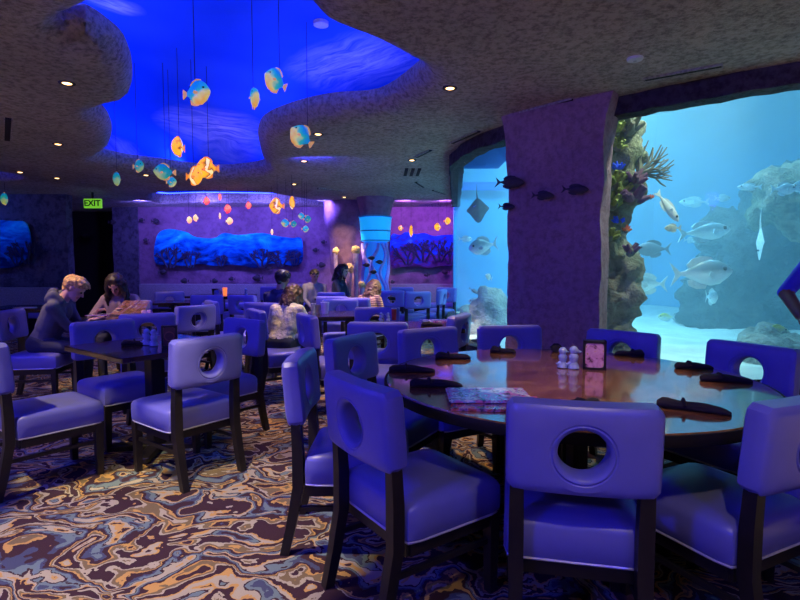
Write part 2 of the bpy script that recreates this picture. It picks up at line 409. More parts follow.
def ceiling():
    bm = bmesh.new(); edges = []
    def ring(pts, z):
        vs = [bm.verts.new((p.x, p.y, z)) for p in pts]; return vs
    outer = ring([Vector(p) for p in ((-11.5, -4.6, 0), (9.5, -4.6, 0), (9.5, 14.5, 0), (-11.5, 14.5, 0))], CZ)
    for i in range(4): edges.append(bm.edges.new((outer[i], outer[(i + 1) % 4])))
    for hs, lip in ((hole_s, .24), (hole2_s, .05), (hole3_s, .04), (hole4_s, .05)):
        o = outset(hs, lip)
        rows = [ring(o, CZ), ring(outset(hs, lip * .6), CZ + .015), ring(outset(hs, lip * .3), CZ + .05), ring(outset(hs, lip * .08), CZ + .11), ring(hs, CZ + .17), ring(outset(hs, .015), CZ + .22), ring(outset(hs, max(.34 if lip > .1 else .16, lip)), CZ + .225)]
        n = len(o)
        for i in range(n): edges.append(bm.edges.new((rows[0][i], rows[0][(i + 1) % n])))
        for a, b in zip(rows, rows[1:]):
            for i in range(n): bm.faces.new((a[i], a[(i + 1) % n], b[(i + 1) % n], b[i]))
    tk = ring(tank_open, CZ)
    for i in range(len(tk)): edges.append(bm.edges.new((tk[i], tk[(i + 1) % len(tk)])))
    bmesh.ops.triangle_fill(bm, edges=edges, use_beauty=True, use_dissolve=False)
    o = struct('ceiling', bm, M['ceiling'], True); return o
ceiling()
def dome(name, x0, x1, y0, y1, ztop, zbot, m):
    bm = bmesh.new(); N = 28; g = []
    for i in range(N + 1):
        row = []
        for j in range(N + 1):
            u, v = i / N * 2 - 1, j / N * 2 - 1; e = max(abs(u), abs(v)); e = (abs(u) ** 6 + abs(v) ** 6) ** (1 / 6)
            z = zbot + (ztop - zbot) * math.sqrt(max(0, 1 - min(1, e) ** 5))
            row.append(bm.verts.new((x0 + (x1 - x0) * i / N, y0 + (y1 - y0) * j / N, z)))
        g.append(row)
    for i in range(N):
        for j in range(N): bm.faces.new((g[i][j], g[i + 1][j], g[i + 1][j + 1], g[i][j + 1]))
    o = struct(name, bm, m, True); return o
dome('ceiling_dome', -5.6, 1.6, 1.3, 8.6, 3.6, CZ + .16, M['dome'])
dome('ceiling_cove', -7.0, .2, 9.4, 12.5, 3.15, CZ + .16, M['dome'])
dome('ceiling_cove_right', .2, 2.6, 11.0, 12.9, 3.15, CZ + .16, M['dome'])
dome('ceiling_cove_left', -9.6, -5.4, 7.4, 9.3, 3.15, CZ + .16, M['dome'])
def led(hs, off, z, r, m, name, label):
    o = [p for p in outset(hs, off) if min((p - h).length for h in hs) > .93 * off]; bm = bmesh.new(); n = 5; loops = []
    for i, p in enumerate(o):
        t = (o[(i + 1) % len(o)] - o[i - 1]).normalized(); s = Vector((t.y, -t.x, 0))
        loops.append([Vector((p.x, p.y, z)) + s * r * math.cos(2 * math.pi * k / n) + Vector((0, 0, r * math.sin(2 * math.pi * k / n))) for k in range(n)])
    skin_loops(bm, loops, True); ob = link(name, bm, m); tag(ob, label, 'light strip')
led(hole_s, .26, CZ + .243, .014, M['led'], 'cove_light_strip', 'blue glowing light strip hidden behind the lip of the large ceiling recess')
led(hole2_s, .13, CZ + .245, .012, M['ledp'], 'cove_light_strip', 'blue violet light strip behind the lip of the far narrow ceiling recess')
led(hole3_s, .13, CZ + .245, .012, M['ledp'], 'cove_light_strip', 'blue light strip in the small recess above the violet reef painting')
led(hole4_s, .13, CZ + .245, .012, M['ledp'], 'cove_light_strip', 'blue light strip in the small recess above the dark wall')

# --- walls
def wallseg(name, a, b, z0, z1, th, m, rock=.02, seed=1):
    a, b = Vector((*a, 0)), Vector((*b, 0)); d = b - a; L = d.length; d.normalize(); nrm = Vector((-d.y, d.x, 0))
    bm = bmesh.new(); nx, nz = max(2, int(L / .22)), max(2, int((z1 - z0) / .22)); g = []
    for i in range(nx + 1):
        g.append([bm.verts.new(a + d * L * i / nx + Vector((0, 0, z0 + (z1 - z0) * j / nz)) + nrm * (rock * mnoise.noise(Vector((i * .45 + seed, j * .45, seed))))) for j in range(nz + 1)])
    for i in range(nx):
        for j in range(nz): bm.faces.new((g[i][j], g[i + 1][j], g[i + 1][j + 1], g[i][j + 1]))
    r = bmesh.ops.extrude_face_region(bm, geom=bm.faces[:])
    for v in [x for x in r['geom'] if isinstance(x, bmesh.types.BMVert)]: v.co += nrm * th
    return struct(name, bm, m, True)
wallseg('wall_back', (-6.3, 12.6), (5, 12.6), 0, CZ, .2, M['rockwall'], .05)
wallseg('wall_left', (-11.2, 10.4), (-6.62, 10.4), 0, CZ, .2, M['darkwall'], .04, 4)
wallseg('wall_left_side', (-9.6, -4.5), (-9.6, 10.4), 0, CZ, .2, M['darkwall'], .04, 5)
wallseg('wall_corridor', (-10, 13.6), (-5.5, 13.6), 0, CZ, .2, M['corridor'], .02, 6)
wallseg('wall_pier', (-6.95, 12.65), (-6.3, 12.55), 0, CZ, .5, M['darkwall'], .04, 7)
wallseg('wall_front', (9.3, -4.5), (-9.6, -4.5), 0, CZ, .2, M['darkwall'], .03, 8)
wallseg('wall_right', (9.3, 13.8), (9.3, -4.5), 0, CZ, .2, M['darkwall'], .03, 9)

# --- aquarium shell
ZS, ZT = .43, 2.6
def strip_solid(name, path, z0, z1, th, off=0, rough=0):
    bm = bmesh.new(); n = len(path); loops = []
    for i, p in enumerate(path):
        t = (path[min(i + 1, n - 1)] - path[max(i - 1, 0)]).normalized(); s = Vector((t.y, -t.x, 0))  # away from the water
        s = -s
        j = rough * mnoise.noise(Vector((i * .7, z0, 3)))
        a, b = p + s * (off + j), p + s * (off + th + j)
        zz0 = z0 + (rough * .5 * mnoise.noise(Vector((i * 1.3, 7, z1))) if rough else 0)
        loops.append([Vector((a.x, a.y, zz0)), Vector((b.x, b.y, zz0)), Vector((b.x, b.y, z1)), Vector((a.x, a.y, z1))])
    skin_loops(bm, loops); return bm
struct('trim_1', strip_solid('s', front, 0, ZS, .16, -.10), M['header'], True)
struct('trim_2', strip_solid('h', front, ZT, 4.6, .18, -.05, .03), M['header'], True)
struct('window_1', strip_solid('g', front, ZS - .03, ZT + .12, .05, -.02), M['glass'], True)
bm = bmesh.new(); box(bm, (4.5, 7.2, 4.65), (9.4, 9.4, .1)); struct('ceiling_tank_lid', bm, M['darkwall'])
struct('wall_tank_back', strip_solid('b', [front[-1]] + back + [front[0]], 0, 4.6, .12, .0), M['tankback'], True)
def prism(loop, z0, z1):
    bm = bmesh.new(); skin_loops(bm, [[Vector((p.x, p.y, z0)) for p in loop], [Vector((p.x, p.y, z1)) for p in loop]]); bmesh.ops.triangulate(bm, faces=[f for f in bm.faces if len(f.verts) > 4]); return bm
o = struct('water', prism(inner, ZS + .02, 3.9), M['water'])
# sand bed with gentle ripples
bm = bmesh.new(); bmesh.ops.create_grid(bm, x_segments=60, y_segments=60, size=4.1, matrix=Matrix.Translation((4.4, 7.2, ZS)))
for v in bm.verts: v.co.z += .07 * mnoise.fractal(v.co * .9, 1, 2, 3)
for v in list(bm.verts):
    # keep only what is inside the tank
    x, y = v.co.x, v.co.y; ins = False; n = len(inner)
    for i in range(n):
        a, b = inner[i], inner[i - 1]
        if (a.y > y) != (b.y > y) and x < (b.x - a.x) * (y - a.y) / (b.y - a.y) + a.x: ins = not ins
    if not ins: bm.verts.remove(v)
o = link('sand_bed', bm, M['sand'], None, True); o['kind'] = 'structure'

# --- rock column in front of the aquarium
def column():
    A, B, B2, A2 = Vector((1.04, 5.06, 0)), Vector((1.70, 4.42, 0)), Vector((1.86, 4.64, 0)), Vector((1.14, 5.42, 0))
    base = []
    for p, q in ((A, B), (B, B2), (B2, A2), (A2, A)):
        for k in range(8): base.append(p.lerp(q, k / 8))
    loops = []
    for j in range(30):
        z = CZ * j / 29; L = []
        for i, p in enumerate(base):
            c = Vector((1.43, 4.9, 0)); d = (p - c).normalized()
            r = .03 * mnoise.fractal(Vector((p.x * 4, p.y * 4, z * 3.2)), 1, 2, 3)
            fl = .075 * max(0, (z - 2.15) / .6) ** 2.5
            L.append(p + d * (r + fl) + Vector((0, 0, z)))
        loops.append(L)
    bm = bmesh.new(); skin_loops(bm, loops); return struct('column', bm, M['column'], True)
column()

# ================================================================== chairs
def make_chair():
    t = thing('dining_chair', '', 'chair')
    N = 64; hx, hy, th = .235, .147, .043; zc = .745
    rec = Matrix.Translation((0, 0, zc)) @ Matrix.Rotation(R(5), 4, 'X')
    def P(x, z, y): return rec @ Vector((x, y - .018 * (1 - (x / hx) ** 2), z))
    def circ(r): return [(r * math.cos(2 * math.pi * k / N), r * math.sin(2 * math.pi * k / N) - .008) for k in range(N)]
    def rr(inset, r): return rrect(hx - inset, hy - inset, r, N)
    prof = [(circ(.076), 0), (circ(.076), .022), (circ(.079), .034), (circ(.086), .042), (circ(.092), .0445), (circ(.0955), .0405), (circ(.0985), .0405), (circ(.102), .0445), (circ(.12), .0455),
            (rr(.03, .03), th + .002), (rr(.012, .03), th - .003), (rr(.003, .03), th - .012), (rr(0, .03), 0)]
    rows = prof + [(c, -y) for c, y in reversed(prof[1:-1])]
    bm = bmesh.new(); skin_loops(bm, [[P(x, z, y) for x, z in c] for c, y in rows], True)
    link('backrest', bm, M['leather'], t)
    # cushion: thick upholstered box with a crowned top
    N2 = 56; cy = .275
    def S(hx2, hy2, r, z): return [Vector((x, y + cy, z)) for x, y in rrect(hx2, hy2, r, N2)]
    bm = bmesh.new()
    skin_loops(bm, [S(.228, .228, .03, .335), S(.236, .236, .035, .345), S(.238, .238, .035, .40), S(.236, .236, .035, .440), S(.228, .228, .04, .458), S(.212, .212, .05, .469), S(.17, .17, .06, .476), S(.09, .09, .05, .480), S(.02, .02, .01, .481)])
    seat = link('seat', bm, M['leather'], t)
    bm = bmesh.new(); L = [Vector((x, y + cy, .336)) for x, y in rrect(.234, .234, .035, 40)]
    loops = []
    for i, p in enumerate(L):
        d = (p - Vector((0, cy, .336))).normalized()
        loops.append([p + d * .005 * math.cos(a) + Vector((0, 0, .005 * math.sin(a))) for a in (0, 1.26, 2.51, 3.77, 5.03)])
    skin_loops(bm, loops, True); link('piping', bm, M['piping'], seat)
    bm = bmesh.new()
    for y in (.065, .48): box(bm, (0, y, .306), (.42, .025, .055))
    for x in (-.205, .205): box(bm, (x, .275, .306), (.025, .42, .055))
    link('seat_frame', bm, M['darkwood'], t)
    for s in (-1, 1):
        bm = bmesh.new(); path = [(.0, -.055, 0, .020), (0, -.022, .14, .022), (0, .012, .32, .024), (0, .012, .48, .024), (0, .006, .60, .022), (0, -.006, .70, .018)]
        skin_loops(bm, [[Vector((s * .198 + a * h, y + b * h, z)) for a, b in ((-1, -1), (1, -1), (1, 1), (-1, 1))] for _, y, z, h in path])
        link('leg', bm, M['darkwood'], t, True)
    for s in (-1, 1):
        bm = bmesh.new(); skin_loops(bm, [[Vector((s * .205 + a * h, .475 + b * h, z)) for a, b in ((-1, -1), (1, -1), (1, 1), (-1, 1))] for z, h in ((0, .018), (.34, .025))])
        link('leg', bm, M['darkwood'], t, True)
    for s in (-1, 1):
        bm = bmesh.new(); box(bm, (s * .2, .24, .215), (.018, .46, .022)); link('stretcher', bm, M['darkwood'], t, False)
    return t
chair0 = make_chair(); used = [0]
def chair(x, y, hx, hy, label, group=None):
    rz = math.atan2(-hx, hy)
    if not used[0]:
        used[0] = 1; chair0.location = (x, y, 0); chair0.rotation_euler = (0, 0, rz); chair0['label'] = label
        if group: chair0['group'] = group
        return chair0
    c = dup(chair0, label, (x, y, 0), rz)
    if group: c['group'] = group
    elif 'group' in c: del c['group']
    return c
TX, TY = .83, 2.58
G1 = 'chairs around the large round table'
def tch(x, y, label, tw=0):
    d = Vector((TX - x, TY - y)); d.rotate(Matrix.Rotation(R(tw), 2)); chair(x, y, d.x, d.y, label, G1)
tch(.575, 1.615, 'blue vinyl keyhole chair nearest the viewer, its back square to the round table front', 3)
tch(-.14, 1.93, 'blue chair at the front left of the round table, wide seat visible to its right', 1)
tch(-.47, 2.50, 'blue chair seen almost edge-on, outermost left of the chairs by the round table', -4)
tch(-.29, 3.18, 'blue tilted-looking chair back just behind the two front left chairs of the round table', -2)
tch(.20, 3.56, 'blue chair facing the viewer at the back left of the round table', -2)
tch(.79, 3.72, 'blue chair at the far side of the round table in front of the aquarium corner', 6)
tch(1.46, 3.40, 'blue chair behind the round table against the right aquarium window, beside the framed caddy', -8)
tch(1.93, 2.84, 'blue chair on the right side of the round table before the stony aquarium floor', 15)
tch(1.30, 1.68, 'blue chair cut by the picture edge at the front right of the round table', -2)
tch(2.06, 2.14, 'blue chair mostly out of view at the far right rim of the round table', 0)
G2 = 'chairs around the small square table with shakers'
chair(-1.18, 3.15, -.8, .6, 'grey-blue chair seen from behind, right front of the small square table with shakers', G2)
chair(-2.36, 2.98, .62, .78, 'chair at the left picture edge with a warm glint across its grey-blue seat', G2)
chair(-2.33, 4.07, .8, -.6, 'blue chair on the far left side of the small square table, behind its napkin', G2)
chair(-1.27, 4.20, -.6, -.8, 'deep blue chair on the far right side of the small square table', G2)
G3 = 'chairs around the table by the aquarium corner'
chair(-.17, 3.98, .05, 1, 'blue square chair back with white lit top edge, behind the front left round-table chairs', G3)
chair(.52, 4.62, -.9, .42, 'pale blue chair turned sideways beside the aquarium corner', G3)
chair(-.24, 5.42, .05, -1, 'blue chair behind the pale shakers on the far side of the purple menu table', G3)
G4 = 'chairs around the tables of the seated guests'
chair(-1.42, 5.15, .85, .5, 'blue chair with a bright hole just left of the woman in the cream top', G4)
chair(-.82, 4.62, .9, .43, 'blue chair turned edge-on in front of the woman in the cream top', G4)
chair(-3.84, 5.10, .98, .15, 'blue chair the blond man in the hoodie sits on', G4)
chair(-2.30, 4.72, -.42, .9, 'blue chair with a high back between the menu table and the small square table', G4)
chair(-3.40, 6.58, .14, -1, 'blue chair the long-haired woman reading a menu sits on', G4)
chair(-2.26, 5.72, -.8, .6, 'grey-blue chair with a dark hole at the right end of the menu table', G4)
chair(-.62, 7.14, .4, .9, 'chair under the guest in the striped top', G4)
G5 = 'chairs around the far tables'
far = [(-2.9, 7.8, -.2, 1, 'far blue chair with a pale top edge right of the long-haired woman'), (-2.35, 6.5, .8, .5, 'blue chair right of the long-haired woman with the menu'),
       (-1.65, 6.18, .35, .93, 'dark blue chair under the dark-haired man in navy'), (-2.35, 7.75, .3, 1, 'dark chair before the far table with the orange candle'),
       (-3.35, 9.6, .9, .2, 'left end chair of the far table with the orange candle'), (-3.95, 8.9, -.4, .9, 'far dark blue chair below the left end of the reef painting'),
       (-2.75, 11.1, 0, -1, 'chair behind the far table with the orange candle'), (-2.0, 9.4, -.9, .3, 'right end chair of the far table with the orange candle'),
       (-.98, 7.5, .2, 1, 'pale chair back left of the guest in the striped top'), (-.78, 6.78, .2, -.97, 'purplish chair back directly left of the guest in the striped top'),
       (-1.15, 8.7, .1, 1, 'grey chair in front of the far dark-haired woman'), (-.15, 9.3, .1, 1, 'grey-green chair in front of the glowing blue column'),
       (.30, 8.9, -.3, 1, 'pale teal chair standing clear on the lit floor by the aquarium edge'), (.78, 9.75, -.85, .3, 'pale chair turned sideways near the aquarium edge'),
       (.95, 10.6, -.6, -.8, 'far chair close to the aquarium edge below the violet reef painting'), (.05, 10.9, 0, -1, 'far chair below the left end of the violet reef painting'),
       (-1.9, 10.4, .5, -.8, 'far chair below the right end of the blue reef painting')]
for x, y, a, b, l in far: chair(x, y, a, b, l, G5)

# ================================================================== tables
def round_table():
    t = thing('round_table', 'large round table with glossy burl wood top in the right foreground', 'table', (TX, TY, 0))
    bm = bmesh.new(); lathe(bm, [(.2, .716), (.86, .716), (.895, .722), (.902, .737), (.900, .754), (.893, .760), (.3, .7605)], 96); link('tabletop', bm, M['burl'], t)
    bm = bmesh.new(); lathe(bm, [(.80, .714), (.905, .714), (.909, .722), (.909, .752), (.906, .7575), (.9025, .7575), (.9025, .718)], 96, ring=True); link('table_rim', bm, M['rimwood'], t)
    bm = bmesh.new(); box(bm, (0, 0, .69), (.95, .10, .05)); box(bm, (0, 0, .69), (.10, .95, .05)); link('apron', bm, M['darkwood'], t, False)
    for a in range(4):
        bm = bmesh.new(); an = R(45 + 90 * a + 12); box(bm, (.26 * math.cos(an), .26 * math.sin(an), .355), (.085, .085, .67), .006, R(12)); link('leg', bm, M['darkwood'], t, False)
    bm = bmesh.new(); box(bm, (0, 0, .025), (1.0, .12, .05), .01, R(57)); box(bm, (0, 0, .025), (.12, 1.0, .05), .01, R(57)); link('base', bm, M['darkwood'], t, False)
round_table()
def square_table(x, y, rz, s, label, sy=None, name='square_table'):
    sy = sy or s
    t = thing(name, label, 'table', (x, y, 0), rz)
    bm = bmesh.new(); box(bm, (0, 0, .742), (s, sy, .036), .006); link('tabletop', bm, M['darktop'], t, False)
    bm = bmesh.new(); box(bm, (0, 0, .70), (s * .7, .08, .045)); box(bm, (0, 0, .70), (.08, sy * .7, .045)); link('apron', bm, M['darkwood'], t, False)
    bm = bmesh.new(); box(bm, (0, 0, .36), (.1, .1, .66), .006); link('pedestal', bm, M['darkwood'], t, False)
    bm = bmesh.new(); box(bm, (0, 0, .022), (s * .75, .09, .044), .008, R(45)); box(bm, (0, 0, .022), (.09, s * .75, .044), .008, R(45)); link('base', bm, M['darkwood'], t, False)
    return t
square_table(-1.76, 3.69, math.atan2(.8, .6), .84, 'small dark square table with shakers and caddy in the left middle')
square_table(.06, 4.9, .06, 1.0, 'dark table with a purple menu behind the round table chairs', .7)
square_table(-2.86, 5.58, .06, .8, 'dark table where the blond man and the long-haired woman read menus', 1.0)
square_table(-.60, 6.15, .1, 1.0, 'dark table beside the woman in the cream top, with a pale cup', .75)
square_table(-3.5, 10.2, 0, 1.15, 'far dark table with an orange candle and dark box', .9)
square_table(-3.6, 8.3, .2, .7, 'far dark table below the left end of the blue reef painting')
square_table(.05, 9.95, 0, .75, 'far table between grey chairs below the violet reef painting')
square_table(-1.1, 9.5, 0, .8, 'far table in front of the two seated guests by the back wall')
square_table(-5.25, 7.2, .1, .75, 'dark table at the left picture edge with a white card on it')

# booth benches along the back and left walls
def booth(a, b, label):
    a, b = Vector((*a, 0)), Vector((*b, 0)); d = (b - a); L = d.length; t = thing('booth_bench', label, 'bench', a, math.atan2(d.y, d.x))
    bm = bmesh.new(); box(bm, (L / 2, -.10, .46), (L, .14, .90), .03); link('backrest', bm, M['wainscot'], t)
    bm = bmesh.new(); box(bm, (L / 2, -.42, .41), (L, .50, .12), .03); link('seat', bm, M['leather'], t)
    bm = bmesh.new(); box(bm, (L / 2, -.40, .175), (L, .42, .35)); link('plinth', bm, M['darkwood'], t, False)
booth((-6.2, 12.5), (-1.75, 12.5), 'long upholstered booth bench under the blue reef painting')
booth((-.25, 12.5), (1.6, 12.5), 'short upholstered booth bench under the violet reef painting')
booth((-9.3, 10.32), (-6.75, 10.32), 'dim upholstered booth bench under the painting on the dark wall')

# ================================================================== things on the tables
def napkin(px, py, d_ang, L, label, zt=.7605, fat=1.0):
    """rolled dark napkin, thick at the head, tucked and narrower at the tail"""
    p = pz(px, py, zt)
    t = thing('rolled_napkin', label, 'napkin', (p.x, p.y, zt), R(d_ang), 'black rolled napkins')
    bm = bmesh.new(); loops = []; n = 16
    for i in range(15):
        u = i / 14; x = (u - .5) * L
        r = (.027 - .011 * u) * fat; r *= (.55 if i in (0, 14) else .9 if i in (1, 13) else 1)
        r *= 1 + .10 * math.sin(u * 9 + px)
        cz = r * .80
        loops.append([Vector((x, r * 1.15 * math.cos(2 * math.pi * k / n) * (1 + .08 * math.sin(3 * k + i * .7)), cz + r * .80 * math.sin(2 * math.pi * k / n))) for k in range(n)])
    skin_loops(bm, loops); rl = link('roll', bm, M['napkin'], t)
    bm = bmesh.new(); tube(bm, [(-L * .1 + .0, -.030 * fat, .022 * fat), (-L * .12, -.012, .040 * fat), (-L * .14, .012, .040 * fat), (-L * .17, .030 * fat, .02 * fat)], .006, 6); link('fold', bm, M['napkin'], rl)
    return t
napkin(412, 372, -8, .24, 'black rolled napkin at the round table left rim, behind the one by the menus')
napkin(436, 387, -3, .24, 'black rolled napkin at the left of the round table nearest the stacked menus')
napkin(453, 359, -5, .21, 'black rolled napkin on the round table before the back left chair')
napkin(503, 353, -20, .16, 'black rolled napkin at the far rim before the aquarium corner chair')
napkin(629, 356, 168, .17, 'short black rolled napkin right of the table caddy', fat=1.0)
napkin(694, 369, -8, .19, 'grey-black rolled napkin at the right rim nearest the right-hand chair')
napkin(726, 382, -16, .22, 'black rolled napkin at the right of the round table, middle of the three there')
napkin(693, 411, -33, .25, 'black rolled napkin in the near right part of the round table with rusty reflection')
napkin(584, 408, 40, .2, 'black rolled napkin hidden behind the nearest chair back')
napkin(556, 351, 75, .12, 'small dark napkin at the far rim left of the pale shakers', fat=1.2)
napkin(139, 345, 20, .22, 'dark folded napkin left of the shakers on the small square table')
napkin(169, 315, 0, .2, 'dark napkin on the menu table right end')
napkin(432, 326, -6, .2, 'dark napkin beside the purple menu')

def shaker(x, y, z, rz, label, h=.1, cat='shaker'):
    """little sea-creature shaker: flared base, belly, head with snout"""
    t = thing('salt_shaker', label, cat, (x, y, z), rz, 'sea creature shakers'); s = h / .1
    bm = bmesh.new(); lathe(bm, [(.018 * s, 0), (.024 * s, .004 * s), (.022 * s, .016 * s), (.015 * s, .028 * s), (.019 * s, .045 * s), (.020 * s, .055 * s), (.012 * s, .068 * s)], 16); link('body', bm, M['ceramic'], t)
    bm = bmesh.new(); bmesh.ops.create_uvsphere(bm, u_segments=14, v_segments=10, radius=.0185 * s, matrix=Matrix.Translation((0, 0, .079 * s))); hd_ = link('head', bm, M['ceramic'], t)
    bm = bmesh.new(); tube(bm, [(.012 * s, 0, .077 * s), (.024 * s, 0, .073 * s), (.032 * s, 0, .074 * s)], [.009 * s, .006 * s, .002 * s], 8); link('snout', bm, M['ceramic'], hd_)
    bm = bmesh.new(); tube(bm, [(-.010 * s, 0, .03 * s), (-.026 * s, 0, .018 * s), (-.034 * s, 0, .024 * s)], [.008 * s, .006 * s, .002 * s], 8); link('tail', bm, M['ceramic'], t)
p = pz(562.5, 368, .76); shaker(p.x, p.y, .7605, .2, 'slimmer pale blue sea-creature shaker, left of the pair on the round table', .118)
p = pz(573.5, 369, .76); shaker(p.x, p.y, .7605, -.1, 'plumper pale blue sea-creature shaker next to the framed caddy', .128)
p = pz(147, 345, .76); shaker(p.x, p.y, .7605, .4, 'pale blue shaker on the small square table, left one', .12)
p = pz(154, 346, .76); shaker(p.x, p.y, .7605, -.2, 'pale blue shaker on the small square table, beside the caddy', .12)
p = pz(381, 321, .76); shaker(p.x, p.y, .7605, .3, 'pale shaker behind the blue square chair back, left one', .09)
p = pz(388, 321, .76); shaker(p.x, p.y, .7605, 2.8, 'pale shaker behind the blue square chair back, next to the red sauce', .09)
p = pz(246, 295, .76); shaker(p.x, p.y, .7605, 0, 'white shaker on the far table with the orange candle', .13)

def caddy(px, py, w, h, dpt, rz, face, label):
    p = pz(px, py, .76); t = thing('table_caddy', label, 'caddy', (p.x, p.y, .7605), rz)
    bm = bmesh.new()
    for x in (-1, 1): box(bm, (x * (w / 2 - .006), 0, h / 2), (.012, dpt, h))
    for z in (.006, h - .006): box(bm, (0, 0, z), (w, dpt, .012))
    box(bm, (0, dpt / 2 - .004, h / 2), (w, .006, h)); link('frame', bm, M['darkwood'], t, False)
    bm = bmesh.new(); plate(bm, rrect(w / 2 - .013, h / 2 - .013, .012, 40), .006); bmesh.ops.translate(bm, verts=bm.verts, vec=(0, -dpt / 2 + .006, h / 2)); link('picture_card', bm, face, t, False)
    return t
def cardmat():
    t = NT('pink_map_card'); co = t.coord(); n = t.noise(co, 22, 4, .6, .6)
    t.pbr(Base_Color=t.ramp(n.outputs[0], [(.36, (.09, .02, .04)), (.43, (.55, .22, .35)), (.55, (.68, .36, .50)), (.64, (.62, .33, .18)), (.7, (.28, .10, .08))]), Roughness=.4); return t.m
caddy(594, 369, .118, .155, .07, R(-18), cardmat(), 'dark framed table caddy with a pink mottled picture card on the round table')
# round emblem caddy on the small table
t = caddy(170, 347, .10, .15, .07, R(20), plain('maroon_card', (.10, .035, .04), .5), 'dark maroon caddy with ring emblem on the small square table')
bm = bmesh.new()
for r, z in ((.030, .078),):
    pts = [Vector((r * math.cos(a), -.036, z + r * math.sin(a))) for a in [2 * math.pi * k / 24 for k in range(24)]]
    loops = [[q + (q - Vector((0, -.036, z))).normalized() * .003 * math.cos(b) + Vector((0, .003 * math.sin(b), 0)) for b in (0, 1.57, 3.14, 4.71)] for q in pts]
    skin_loops(bm, loops, True)
link('ring_emblem', bm, plain('rust_print', (.30, .10, .07), .5), t)

def menumat(name, seed, cols):
    t = NT(name); co = t.coord('Object', (1, 1, 1)); mp = t.n('ShaderNodeMapping', Vector=co, Location=(seed, seed * .7, 0)); n = t.noise(mp, 11, 3, .6, 1.5)
    t.pbr(Base_Color=t.ramp(n.outputs[0], cols), Roughness=.22, Coat_Weight=.3); return t.m
M['menu1'] = menumat('purple_menu_cover', 2, [(.38, (.05, .03, .18)), (.46, (.55, .15, .50)), (.52, (.10, .22, .5)), (.58, (.6, .55, .75)), (.66, (.07, .03, .2))])
M['menu2'] = menumat('red_menu_cover', 6, [(.35, (.08, .015, .04)), (.47, (.45, .08, .12)), (.53, (.35, .15, .4)), (.62, (.04, .03, .14)), (.7, (.3, .16, .06))])
M['menu3'] = menumat('warm_menu_page', 12, [(.38, (.10, .045, .03)), (.48, (.30, .14, .07)), (.56, (.16, .07, .16)), (.66, (.42, .34, .28))])
def menu(px, py, rz, w, h, m, label, dz=0.0, zt=.7605):
    p = pz(px, py, zt); o = thing('menu', label, 'menu', (p.x, p.y, zt + dz), rz)
    bm = bmesh.new(); box(bm, (0, 0, .003), (w, h, .005), .001); link('cover', bm, m, o, False)
    bm = bmesh.new(); box(bm, (.002, 0, .008), (w - .012, h - .01, .004)); link('pages', bm, m, o, False)
menu(496, 404, R(-6), .36, .24, M['menu2'], 'dark red illustrated menu at the bottom of the stack on the round table')
menu(488, 399, R(-1), .34, .23, M['menu1'], 'bright purple illustrated menu lying on top of the stack on the round table', .0125)
menu(436, 321, R(12), .3, .22, M['menu1'], 'purple menu lying on the table by the aquarium corner')
menu(25, 308, R(4), .22, .16, plain('cream_card', (.7, .62, .5), .5), 'white card lying on the dark table at the left edge')
menu(101, 315, R(12), .26, .24, M['menu1'], 'purple and pink menu lying under the blond man hands')
def open_menu(loc, rz, tilt, label):
    o = thing('menu', label, 'menu', loc, rz)
    for s in (-1, 1):
        bm = bmesh.new()
        L = []
        for a, b in ((0, 0), (.2, 0), (.2, .27), (0, .27)): L.append((s * a, b))
        plate(bm, L, .005)
        mt = Matrix.Rotation(s * R(12), 4, 'Z') @ Matrix.Rotation(-tilt, 4, 'X'); bmesh.ops.transform(bm, matrix=mt, verts=bm.verts)
        link('page', bm, M['menu3'], o, False)
pm = pd(124, 309, 5.80); open_menu((pm.x, pm.y, .775), R(-4), R(58), 'open illustrated menu held by the long-haired woman')

def cup(px, py, m, r, h, label, name='cup', cat='cup', lid=None):
    p = pz(px, py, .76); t = thing(name, label, cat, (p.x, p.y, .7605))
    bm = bmesh.new(); lathe(bm, [(r * .78, 0), (r * .8, .004), (r, h), (r * .93, h), (r * .74, .01)], 18); link('body', bm, m, t)
    bm = bmesh.new(); lathe(bm, [(r * 1.02, h - .006), (r * 1.06, h - .003), (r * 1.06, h + .003), (r * .95, h + .004), (r * .93, h - .004)], 18, ring=True); link('rim', bm, lid or m, t)
cup(325, 313.5, plain('lilac_cup', (.55, .5, .85), .4), .05, .13, 'pale lilac cup on the table beside the woman in the cream top')
cup(394, 320, plain('red_sauce', (.6, .05, .03), .35), .028, .12, 'small red sauce bottle next to the pale shakers', 'sauce_bottle', 'bottle', M['white'])
cup(225, 295, M['orange'], .045, .14, 'orange glowing candle cup on the far table', 'candle_cup', 'candle')
cup(215, 295, M['black'], .06, .12, 'dark box-like caddy cup left of the orange candle', 'caddy_cup', 'caddy')
cup(318, 313.5, M['steel'], .035, .1, 'dark glass tumbler beside the lilac cup', 'tumbler', 'glass')
cup(313.5, 313, M['greyglass'], .03, .11, 'clear tumbler behind the dark glass at the cream-top woman table', 'tumbler', 'glass')
p = pz(163, 309, .76)
t = thing('flower_vase', 'small pink and white flower vase right of the menu table', 'vase', (-2.58, 5.28, .7605))
bm = bmesh.new(); lathe(bm, [(.022, 0), (.03, .02), (.018, .05), (.022, .06), (.012, .06)], 14); link('vase', bm, M['ceramic'], t)
for k in range(5):
    bm = bmesh.new(); a = k * 1.26; bmesh.ops.create_icosphere(bm, subdivisions=2, radius=.024, matrix=Matrix.Translation((.028 * math.cos(a), .028 * math.sin(a), .08 + .008 * (k % 2)))); rockify(bm, .012, 60, k); link('blossom', bm, plain('pink_blossom', (.75, .45, .6), .7), t)

